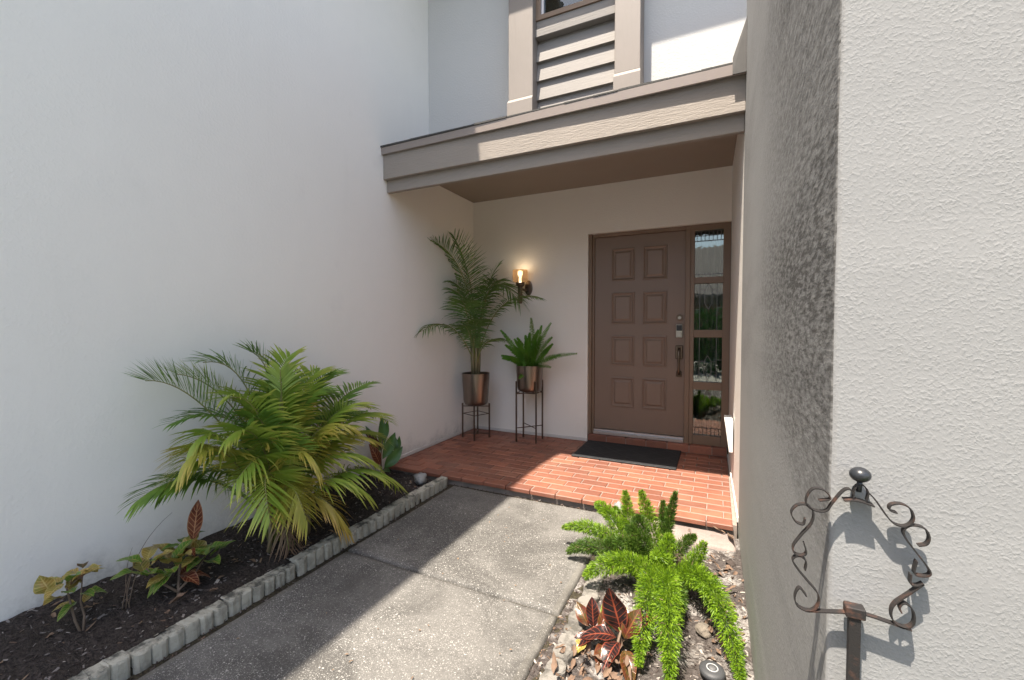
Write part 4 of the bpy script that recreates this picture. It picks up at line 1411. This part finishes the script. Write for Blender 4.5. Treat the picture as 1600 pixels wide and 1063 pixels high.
# ------------------------------------------------------------------ crotons and the broad-leaved plant
def croton(name, label, base, stems, leaves, group=None):
    o = empty(name, label, 'shrub', group)
    m = MB()
    for P, r0, r1 in stems:
        m.tube(P, [r0 + (r1 - r0) * i / (len(P) - 1) for i in range(len(P))], 6)
    m.build('stem', 'twig', o, True)
    for (b, d, nr, L, W, mt_, cu) in leaves:
        q = MB()
        leaf(q, b, d, nr, L, W, cu * 1.3, rg.uniform(0.2, 0.55), 0.22, 11, 0.5, 1.2)
        q.build('leaf', mt_, o, True)
    return o
rg = random.Random(5)
def ring(c, n, L, W, mats, tilt=(0.1, 0.8), r=0.015, dz=0.06, bias=(0, 0)):
    out = []
    for i in range(n):
        a = 6.28 * i / n + rg.uniform(-0.4, 0.4)
        e = rg.uniform(*tilt)
        d = (math.cos(a) + bias[0], math.sin(a) + bias[1], e)
        nr = (-math.cos(a) * e * 0.6, -math.sin(a) * e * 0.6, 1)
        out.append(((c[0] + r * math.cos(a), c[1] + r * math.sin(a), c[2] + rg.uniform(-dz, dz) * 0.5), d, nr, L * rg.uniform(0.75, 1.1), W * rg.uniform(0.8, 1.1), rg.choice(mats), rg.uniform(0.1, 0.6)))
    return out
zz = 0.0
lv = ring((0.31, -3.76, 0.20), 5, 0.085, 0.050, ['cro_y', 'cro_y', 'cro_g'], (0.2, 1.0)) + ring((0.28, -3.70, 0.22), 5, 0.06, 0.045, ['cro_y', 'cro_o'], (0.1, 0.8)) \
    + ring((0.31, -3.72, 0.12), 5, 0.08, 0.045, ['cro_y', 'cro_g', 'cro_g'], (-0.1, 0.6)) + ring((0.30, -3.76, 0.17), 5, 0.075, 0.05, ['cro_y', 'cro_g', 'cro_o'], (0.3, 1.3)) + [((0.30, -3.80, 0.19), (-0.1, -0.4, 1), (0.9, -0.5, 0.1), 0.085, 0.062, 'cro_y', 0.1)]
croton('croton_shrub', 'smallest yellow-leaved croton seedling at the open end of the shaded bed', None,
       [([(0.35, -3.73, -0.02), (0.33, -3.745, 0.05), (0.31, -3.76, 0.19)], 0.006, 0.003), ([(0.35, -3.73, -0.02), (0.34, -3.72, 0.06), (0.31, -3.72, 0.11), (0.28, -3.70, 0.21)], 0.005, 0.002)], lv)
lv = [((0.38, -3.335, 0.20), (0.0, 0.16, 1.0), (0.8, -0.6, 0.0), 0.20, 0.062, 'cro_r', -0.05)]
lv += ring((0.40, -3.40, 0.15), 7, 0.12, 0.060, ['cro_g', 'cro_g', 'cro_y'], (0.5, 1.5)) + ring((0.42, -3.30, 0.12), 6, 0.12, 0.070, ['cro_g', 'cro_g', 'cro_y'], (0.4, 1.4)) \
    + ring((0.37, -3.52, 0.16), 6, 0.11, 0.065, ['cro_g', 'cro_y', 'cro_g'], (0.4, 1.3)) + ring((0.41, -3.42, 0.10), 7, 0.11, 0.055, ['cro_y', 'cro_g', 'cro_r'], (-0.2, 0.3)) \
    + ring((0.41, -3.45, 0.13), 6, 0.10, 0.06, ['cro_g', 'cro_y'], (0.3, 1.2)) + ring((0.43, -3.33, 0.16), 5, 0.10, 0.06, ['cro_g', 'cro_y', 'cro_g'], (0.4, 1.4)) + ring((0.36, -3.36, 0.20), 4, 0.09, 0.045, ['cro_r', 'cro_g'], (0.2, 0.8))
croton('croton_shrub', 'croton with one upright red-veined leaf left of the large palm', None,
       [([(0.46, -3.44, -0.02), (0.44, -3.43, 0.05), (0.40, -3.40, 0.15)], 0.008, 0.004), ([(0.45, -3.44, 0.03), (0.40, -3.48, 0.08), (0.37, -3.52, 0.16)], 0.006, 0.003),
        ([(0.45, -3.44, 0.03), (0.44, -3.36, 0.07), (0.42, -3.30, 0.12)], 0.006, 0.003), ([(0.40, -3.40, 0.15), (0.38, -3.36, 0.18), (0.38, -3.33, 0.21)], 0.004, 0.003)], lv)
tw = MB()
for P in ([(0.33, -3.58, 0.0), (0.30, -3.56, 0.14), (0.27, -3.50, 0.26), (0.26, -3.36, 0.33)], [(0.33, -3.57, 0.0), (0.31, -3.54, 0.16), (0.30, -3.48, 0.22), (0.31, -3.46, 0.14)],
          [(0.34, -3.57, 0.0), (0.29, -3.58, 0.12), (0.28, -3.53, 0.24)], [(0.32, -3.59, 0.0), (0.31, -3.57, 0.10), (0.29, -3.52, 0.2)]):
    tw.tube([bez([Vector(q) for q in P], i / 10) for i in range(11)], [0.0022 - 0.00015 * i for i in range(11)], 5)
tag(tw.build('dead_vine', 'twig', None, True), 'bare dry vine stems leaning on the wall behind the croton', 'vine')
# red croton in front
lv = [((2.335, -2.80, 0.0), (-0.30, 0.1, 1.0), (0.05, -1.0, 0.25), 0.185, 0.100, 'cro_k', -0.1),
      ((2.35, -2.82, 0.0), (0.40, 0.1, 0.9), (-0.1, -1.0, 0.3), 0.125, 0.075, 'cro_o', 0.2),
      ((2.36, -2.79, 0.02), (0.55, 0.2, 0.75), (-0.3, -0.6, 0.8), 0.12, 0.07, 'cro_k', 0.5),
      ((2.22, -2.80, -0.01), (-0.1, 0.1, 1.0), (0.2, -1, 0.1), 0.115, 0.058, 'cro_k', 0.1),
      ((2.20, -2.80, -0.01), (-0.6, 0.1, 0.8), (0.2, -1, 0.5), 0.095, 0.055, 'cro_o', 0.3),
      ((2.32, -2.83, 0.0), (-0.8, -0.3, 0.45), (0, -0.2, 1), 0.13, 0.07, 'cro_k', 0.6),
      ((2.33, -2.84, -0.01), (-0.3, -0.9, 0.25), (0, 0.1, 1), 0.12, 0.065, 'cro_k', 0.6),
      ((2.36, -2.86, -0.02), (0.25, -0.6, 0.0), (0.1, -0.4, 1), 0.11, 0.06, 'cro_o', 0.6),
      ((2.24, -2.84, -0.02), (-0.7, -0.5, 0.3), (0, -0.3, 1), 0.10, 0.055, 'cro_k', 0.6),
      ((2.27, -2.86, -0.02), (0.2, -0.9, 0.2), (0, -0.2, 1), 0.11, 0.06, 'cro_o', 0.7),
      ((2.30, -2.80, 0.01), (-0.5, 0.5, 0.7), (0.1, -0.8, 0.6), 0.11, 0.06, 'cro_g', 0.3),
      ((2.25, -2.82, 0.0), (0.3, 0.3, 0.8), (0, -1, 0.3), 0.10, 0.05, 'cro_o', 0.4),
      ((2.34, -2.80, -0.01), (0.1, 0.3, 0.9), (0.2, -1, 0.2), 0.10, 0.055, 'cro_g', 0.3),
      ((2.21, -2.86, -0.03), (-0.5, -0.8, 0.1), (0, -0.2, 1), 0.08, 0.045, 'cro_y', 0.5)]
croton('croton_shrub', 'low croton with dark red and orange leaves in the sunlit bed', None,
       [([(2.32, -2.87, -0.07), (2.325, -2.84, -0.03), (2.335, -2.81, 0.02)], 0.006, 0.004), ([(2.31, -2.87, -0.06), (2.26, -2.84, -0.03), (2.22, -2.80, -0.005)], 0.005, 0.003)], lv)
# broad dark leaves by the porch corner
o = empty('broad_leaf_plant', 'dark green broad-leaved plant between the palm and the porch corner', 'plant')
rg = random.Random(9)
m = MB()
for P in ([(0.17, -1.80, -0.02), (0.16, -1.80, 0.15), (0.16, -1.78, 0.30)], [(0.17, -1.80, 0.0), (0.16, -1.72, 0.10), (0.14, -1.60, 0.16)]):
    m.tube(P, [0.008, 0.006, 0.004], 6)
m.build('stem', 'twig', o, True)
for b, d, nr, L, W, mt_ in (
    ((0.16, -1.80, 0.20), (0.05, 0.15, 1), (1, -0.5, 0.1), 0.30, 0.075, 'dra'), ((0.17, -1.79, 0.14), (0.25, 0.55, 0.9), (1, -0.6, 0.3), 0.24, 0.09, 'dra'),
    ((0.18, -1.78, 0.06), (0.5, 0.5, 0.75), (0.9, -0.7, 0.4), 0.22, 0.10, 'dra'), ((0.16, -1.82, 0.18), (-0.1, -0.3, 1), (1, -0.4, 0.2), 0.26, 0.07, 'dra'),
    ((0.17, -1.82, 0.10), (0.2, -0.5, 0.8), (1, -0.5, 0.4), 0.22, 0.08, 'cro_r'), ((0.15, -1.78, 0.26), (0.0, 0.5, 0.8), (1, -0.4, 0.4), 0.22, 0.06, 'dra'),
    ((0.14, -1.60, 0.14), (0.0, 0.05, 1), (1, -0.6, 0.1), 0.15, 0.055, 'dra'), ((0.14, -1.59, 0.13), (0.0, 0.55, 1), (1, -0.6, 0.1), 0.16, 0.05, 'dra'),
    ((0.16, -1.80, 0.22), (0.1, -0.7, 0.8), (1, -0.4, 0.3), 0.2, 0.06, 'cro_k'), ((0.18, -1.83, 0.04), (0.6, -0.3, 0.4), (0.4, -0.4, 1), 0.18, 0.07, 'dra')):
    q = MB()
    leaf(q, b, d, nr, L, W, 0.3, 0.25, 0.05, 9, 0.5, 1.0)
    q.build('leaf', mt_, o, True)

# ------------------------------------------------------------------ rocks, fallen leaves, ground light
def rock(name, mat, loc, sz, seed, label, cat='rock'):
    bm = bmesh.new()
    bmesh.ops.create_icosphere(bm, subdivisions=3, radius=1)
    for q in bm.verts:
        k = 1 + 0.35 * noise.noise(q.co * 1.3 + Vector((seed, 0, 0))) + 0.20 * noise.noise(q.co * 3.1 + Vector((0, seed, 0))) + 0.08 * noise.noise(q.co * 8 + Vector((0, seed, 2)))
        q.co = Vector((q.co.x * sz[0], q.co.y * sz[1], q.co.z * sz[2])) * k
    me = bpy.data.meshes.new(name)
    bm.to_mesh(me)
    bm.free()
    me.materials.append(M[mat])
    me.polygons.foreach_set('use_smooth', [True] * len(me.polygons))
    ob = bpy.data.objects.new(name, me)
    ob.location = loc
    ob.rotation_euler = (0.2, 0.1, seed)
    col.objects.link(ob)
    return tag(ob, label, cat)
rock('rock', 'rock', (0.50, -1.715, 0.0), (0.062, 0.05, 0.052), 2.2, 'pale grey rock sitting behind the edging blocks near the porch')
rock('rock', 'rock', (2.085, -1.60, -0.01), (0.035, 0.03, 0.055), 4.4, 'small white rock standing at the brick porch edge behind the fern')
rock('rock', 'rock', (2.075, -1.70, -0.04), (0.035, 0.055, 0.035), 6.1, 'elongated pale rock lying between the walkway and the pink slab')
rock('rock', 'rock_tan', (2.635, -2.56, -0.05), (0.035, 0.03, 0.022), 1.1, 'flat tan stone among the mulch between two foxtail plumes')
rock('rock', 'chip_dark', (2.755, -1.93, -0.052), (0.030, 0.024, 0.014), 8.3, 'small dark lump on the pale sand below the pink slab')
rock('rock', 'rock', (2.15, -2.02, -0.05), (0.032, 0.03, 0.03), 3.7, 'chalky rock half hidden under the foxtail fern')

sl_ = empty('ground_light', 'round dark grey ground light with a silver ring in the sunlit bed', 'ground light', loc=(2.668, -2.80, -0.058))
m = MB()
m.lathe([(0.030, 0.0), (0.043, 0.010), (0.045, 0.022), (0.041, 0.030), (0.030, 0.033), (0.0, 0.034)], (0, 0, 0), 36)
m.build('housing', 'greyplastic', sl_, True)
m = MB()
m.lathe([(0.0165, 0.0340), (0.017, 0.0350), (0.0205, 0.0350), (0.021, 0.0335)], (0, 0, 0), 36)
m.build('silver_ring', 'ringgrey', sl_, True)
m = MB()
m.lathe([(0.0115, 0.0336), (0.011, 0.0344), (0.0, 0.0346)], (0, 0, 0), 24)
m.build('centre_badge', 'badgegrey', sl_, True)
box('tan_tab', 'chip_pale', sl_, -0.012, 0.012, 0.040, 0.085, 0.004, 0.010, c=0.002)

# curled dry leaves
def dry_leaf(loc, L, W, rz, curl, label):
    m = MB()
    leaf(m, (0, 0, 0), (1, 0, 0), (0, 0, 1), L, W, -curl, 0.9, 0.35, 8, 0.4, 1.0)
    ob = m.build('dry_leaf', 'leaf_dry', None, True)
    ob.location = loc
    ob.rotation_euler = (random.uniform(-0.3, 0.3), 0, rz)
    return tag(ob, label, 'dry leaf')
dry_leaf((2.745, -1.60, -0.030), 0.17, 0.030, R(-84), 0.25, 'long curled brown leaf lying on the pink slab by the wall')
dry_leaf((2.735, -1.615, -0.028), 0.085, 0.018, R(170), 0.3, 'short brown curled leaf at the brick edge beside the wall')
dry_leaf((2.52, -1.66, -0.036), 0.03, 0.010, R(40), 0.2, 'tiny brown leaf fragment on the middle of the pink slab')
dry_leaf((0.50, -3.50, 0.02), 0.075, 0.03, R(70), 0.4, 'brown dry leaf lying just below the shaded croton stem')
dry_leaf((0.545, -3.36, 0.01), 0.05, 0.025, R(20), 0.3, 'small dry leaf beside the edging blocks right of the croton')
rl = random.Random(77)
m = MB()
for i in range(150):
    if i < 100:
        c = Vector((rl.uniform(2.14, 2.40), rl.uniform(-3.25, -2.78), -0.055 + rl.uniform(0, 0.035)))
    else:
        c = Vector((rl.uniform(2.66, 2.80), rl.uniform(-2.75, -1.95), -0.055 + rl.uniform(0, 0.02)))
    a = rl.uniform(0, 6.28)
    leaf(m, c, (math.cos(a), math.sin(a), rl.uniform(-0.3, 0.4)), (rl.uniform(-0.5, 0.5), rl.uniform(-0.5, 0.5), 1), rl.uniform(0.025, 0.065), rl.uniform(0.012, 0.026), rl.uniform(-1, 1.2), 0.6, 0.5, 5, 0.45, 1.0, rl)
tag(m.build('leaf_litter', 'leaf_dry', None, True), 'curled dry brown leaves heaped around the red croton', 'leaf litter', kind='stuff')
m = MB()
for i in range(60):
    c = Vector((rl.uniform(0.05, 0.60), rl.uniform(-4.2, -1.7), 0))
    c.z = zl(c.x, c.y) + 0.008
    a = rl.uniform(0, 6.28)
    leaf(m, c, (math.cos(a), math.sin(a), rl.uniform(-0.1, 0.25)), (0, 0, 1), rl.uniform(0.02, 0.06), rl.uniform(0.006, 0.02), rl.uniform(-0.6, 0.8), 0.5, 0.4, 5, 0.45, 1.0, rl)
tag(m.build('leaf_litter', 'dead', None, True), 'sparse dead leaves scattered over the dark mulch', 'leaf litter', kind='stuff')

rs = random.Random(61)
m = MB()
for i in range(46):
    x, y = rs.uniform(0.78, 2.0), rs.uniform(-4.0, -1.62)
    a = rs.uniform(0, 6.28)
    leaf(m, (x, y, -0.054), (math.cos(a), math.sin(a), 0.05), (0, 0, 1), rs.uniform(0.006, 0.022), rs.uniform(0.004, 0.009), 0.2, 0.4, 0.3, 4, 0.45, 1.0, rs)
tag(m.build('leaf_litter', 'dead', None, True), 'tiny brown leaf bits dropped over the walkway slabs', 'leaf litter', kind='stuff')
tag(chips('leaf_litter', [('chip_dark', 4), ('chip_grey', 1), ('leaf_dry', 0.5)], 420, lambda r: (r.uniform(0.69, 0.75), r.uniform(-4.2, -1.6)), lambda x, y: -0.078, (0.006, 0.022), 0.6, 15),
    'dark soil crumbs along the foot of the scalloped edging', 'leaf litter', kind='stuff')
tag(chips('leaf_litter', [('chip_dark', 4), ('chip_grey', 1), ('leaf_dry', 0.6)], 300, lambda r: (r.uniform(0.72, 2.4), r.uniform(-1.59, -1.56)), lambda x, y: -0.066, (0.006, 0.02), 0.6, 16),
    'dark debris caught below the front edge of the brick porch', 'leaf litter', kind='stuff')

# ------------------------------------------------------------------ wrought iron stake
stake = empty('iron_stake', 'rusty scrolled iron sign stake with a black ball in front of the white wall', 'garden stake')
YO = -3.819
def strip(name, pts, w=0.0042, th=0.0008):
    # smooth the outline with a Catmull-Rom spline, then extrude it as a flat bar across the depth
    q = [Vector((a, 0, b)) for a, b in pts]
    q = [q[0] * 2 - q[1]] + q + [q[-1] * 2 - q[-2]]
    sm = []
    for i in range(1, len(q) - 2):
        for s in range(4):
            t = s / 4
            sm.append(0.5 * ((2 * q[i]) + (q[i + 1] - q[i - 1]) * t + (2 * q[i - 1] - 5 * q[i] + 4 * q[i + 1] - q[i + 2]) * t * t + (3 * q[i] - q[i - 1] - 3 * q[i + 1] + q[i + 2]) * t ** 3))
    sm.append(q[-2])
    m = MB()
    vs = []
    for i, p in enumerate(sm):
        t = (sm[min(i + 1, len(sm) - 1)] - sm[max(i - 1, 0)]).normalized()
        nn = Vector((-t.z, 0, t.x)) * th
        for a, b in ((-1, -1), (1, -1), (1, 1), (-1, 1)):
            vs.append((p.x + nn.x * a, YO + w * b, p.z + nn.z * a))
    fs = []
    for i in range(len(sm) - 1):
        for k in range(4):
            a, b = i * 4 + k, i * 4 + (k + 1) % 4
            fs.append((a, b, b + 4, a + 4))
    fs += [(0, 1, 2, 3), tuple(range(len(vs) - 4, len(vs)))[::-1]]
    m.add(vs, fs)
    return m.build(name, 'rust', stake)
for s in ([(2.8311, 1.0196), (2.826, 1.0268), (2.8188, 1.0227), (2.8075, 1.0042), (2.8014, 0.9929), (2.7901, 0.9909), (2.7798, 0.996), (2.7788, 1.0073), (2.786, 1.0206), (2.7983, 1.0206), (2.8055, 1.0104), (2.7932, 1.0052)],
          [(2.7778, 0.9776), (2.7757, 0.9694), (2.7665, 0.9714), (2.7614, 0.9837), (2.7686, 0.995), (2.7798, 0.997), (2.787, 0.9878), (2.785, 0.9724), (2.7737, 0.954), (2.7645, 0.9366), (2.7665, 0.9263), (2.7747, 0.9253), (2.7798, 0.9304), (2.7768, 0.9437)],
          [(2.7788, 0.9058), (2.7798, 0.9181), (2.7727, 0.9243), (2.7655, 0.9202), (2.7655, 0.912), (2.7798, 0.8935), (2.7932, 0.8781), (2.7952, 0.8648), (2.7901, 0.8536), (2.7819, 0.8495), (2.7706, 0.8536), (2.7675, 0.8659), (2.7727, 0.8792), (2.7809, 0.87)],
          [(2.8454, 1.0257), (2.8536, 1.0165), (2.869, 0.9929), (2.8793, 0.9878), (2.8875, 0.9909), (2.8916, 1.0001), (2.8885, 1.0114), (2.8793, 1.0165), (2.869, 1.0134), (2.868, 1.0063), (2.8752, 1.0042)],
          [(2.8967, 0.9663), (2.9049, 0.9704), (2.9069, 0.9806), (2.9018, 0.9899), (2.8895, 0.9909), (2.8823, 0.9837), (2.8844, 0.9735), (2.8967, 0.955), (2.9079, 0.9386), (2.9079, 0.9314), (2.9008, 0.9284), (2.8936, 0.9304), (2.8957, 0.9468)],
          [(2.8905, 0.9284), (2.8905, 0.9161), (2.8967, 0.915), (2.9028, 0.9191), (2.8895, 0.9027), (2.8752, 0.8853), (2.8721, 0.872), (2.8762, 0.8607), (2.8864, 0.8577), (2.8946, 0.8659), (2.8936, 0.8822), (2.8854, 0.8894), (2.8803, 0.8833), (2.8823, 0.8761)]):
    strip('scroll', s)
strip('cross_bar', [(2.7819, 0.8495), (2.8034, 0.8541), (2.826, 0.8597), (2.8444, 0.8628), (2.87, 0.8597), (2.8926, 0.8566)])
strip('top_bracket', [(2.8198, 1.0114), (2.8342, 1.0134), (2.8516, 1.0093)], 0.007)
strip('top_collar', [(2.8301, 1.0155), (2.8316, 1.0288), (2.8383, 1.035), (2.8454, 1.0268), (2.8444, 1.0145)], 0.004)
box('post', 'rust', stake, 2.8285, 2.8408, YO - 0.0055, YO + 0.0055, -0.14, 0.8566)
box('socket', 'rust', stake, 2.8239, 2.8454, YO - 0.008, YO + 0.008, 0.8566, 0.871, c=0.0012)
m = MB()
n = 20
m.lathe([(0.0, -0.0095)] + [(0.0118 * math.cos(a), 0.0098 * math.sin(a)) for a in [R(-75 + 15 * i) for i in range(11)]] + [(0.0, 0.0098)], (2.8372, YO, 1.0473), 24)
m.tube([(2.8362, YO, 1.0247), (2.8372, YO, 1.0401)], 0.0032, 8)
m.build('ball_finial', 'black', stake, True)

# ------------------------------------------------------------------ across the court: things invented for the sidelight glass to mirror
nb = empty('reflection_house', 'low house with a grey shingle roof invented for the sidelight glass to mirror', 'house', loc=(0, 0, 0))
box('wall', 'siding', nb, -6, 9, -19, -14, -0.13, 2.6)
m = MB()
m.add([(-6.6, -13.3, 2.5), (9.6, -13.3, 2.5), (9.6, -17, 4.9), (-6.6, -17, 4.9), (-6.6, -13.3, 2.38), (9.6, -13.3, 2.38), (9.6, -20, 2.5), (-6.6, -20, 2.5)],
      [(0, 1, 2, 3), (4, 5, 1, 0), (3, 2, 6, 7)])
m.build('roof', 'chip_grey', nb)
box('garage_door', 'frame', nb, 0.5, 4.5, -13.99, -13.94, -0.13, 2.1)

hd = empty('reflection_hedge', 'clipped green foliage added across the court to darken the sidelight reflections', 'reflection_hedge', loc=(2.8, -8.6, -0.07))  # added out of view so the sidelight reflects less bright paving
rh = random.Random(88)
m = MB()
for i in range(9000):
    p = Vector((rh.uniform(-1.9, 1.9), rh.uniform(-0.45, 0.45), rh.uniform(0.0, 1.75)))
    k = 1 + 0.22 * noise.noise(p * 1.7)
    p = Vector((p.x, p.y * k, p.z * k))
    d = Vector((rh.uniform(-1, 1), rh.uniform(-1, 1), rh.uniform(-0.6, 1))).normalized()
    e = d.orthogonal().normalized() * rh.uniform(0.018, 0.035)
    L = rh.uniform(0.06, 0.12)
    m.add([p - e * 0.3, p + d * L * 0.5 - e, p + d * L, p + d * L * 0.5 + e], [(0, 1, 2, 3)])
m.build('foliage', 'dra', hd)
m = MB()
for i in range(7):
    x = -1.7 + i * 0.56
    m.tube([(x, 0, -0.08), (x + 0.05, 0.05, 0.7), (x - 0.05, 0, 1.3)], [0.03, 0.02, 0.01], 6)
m.build('trunk', 'twig', hd, True)
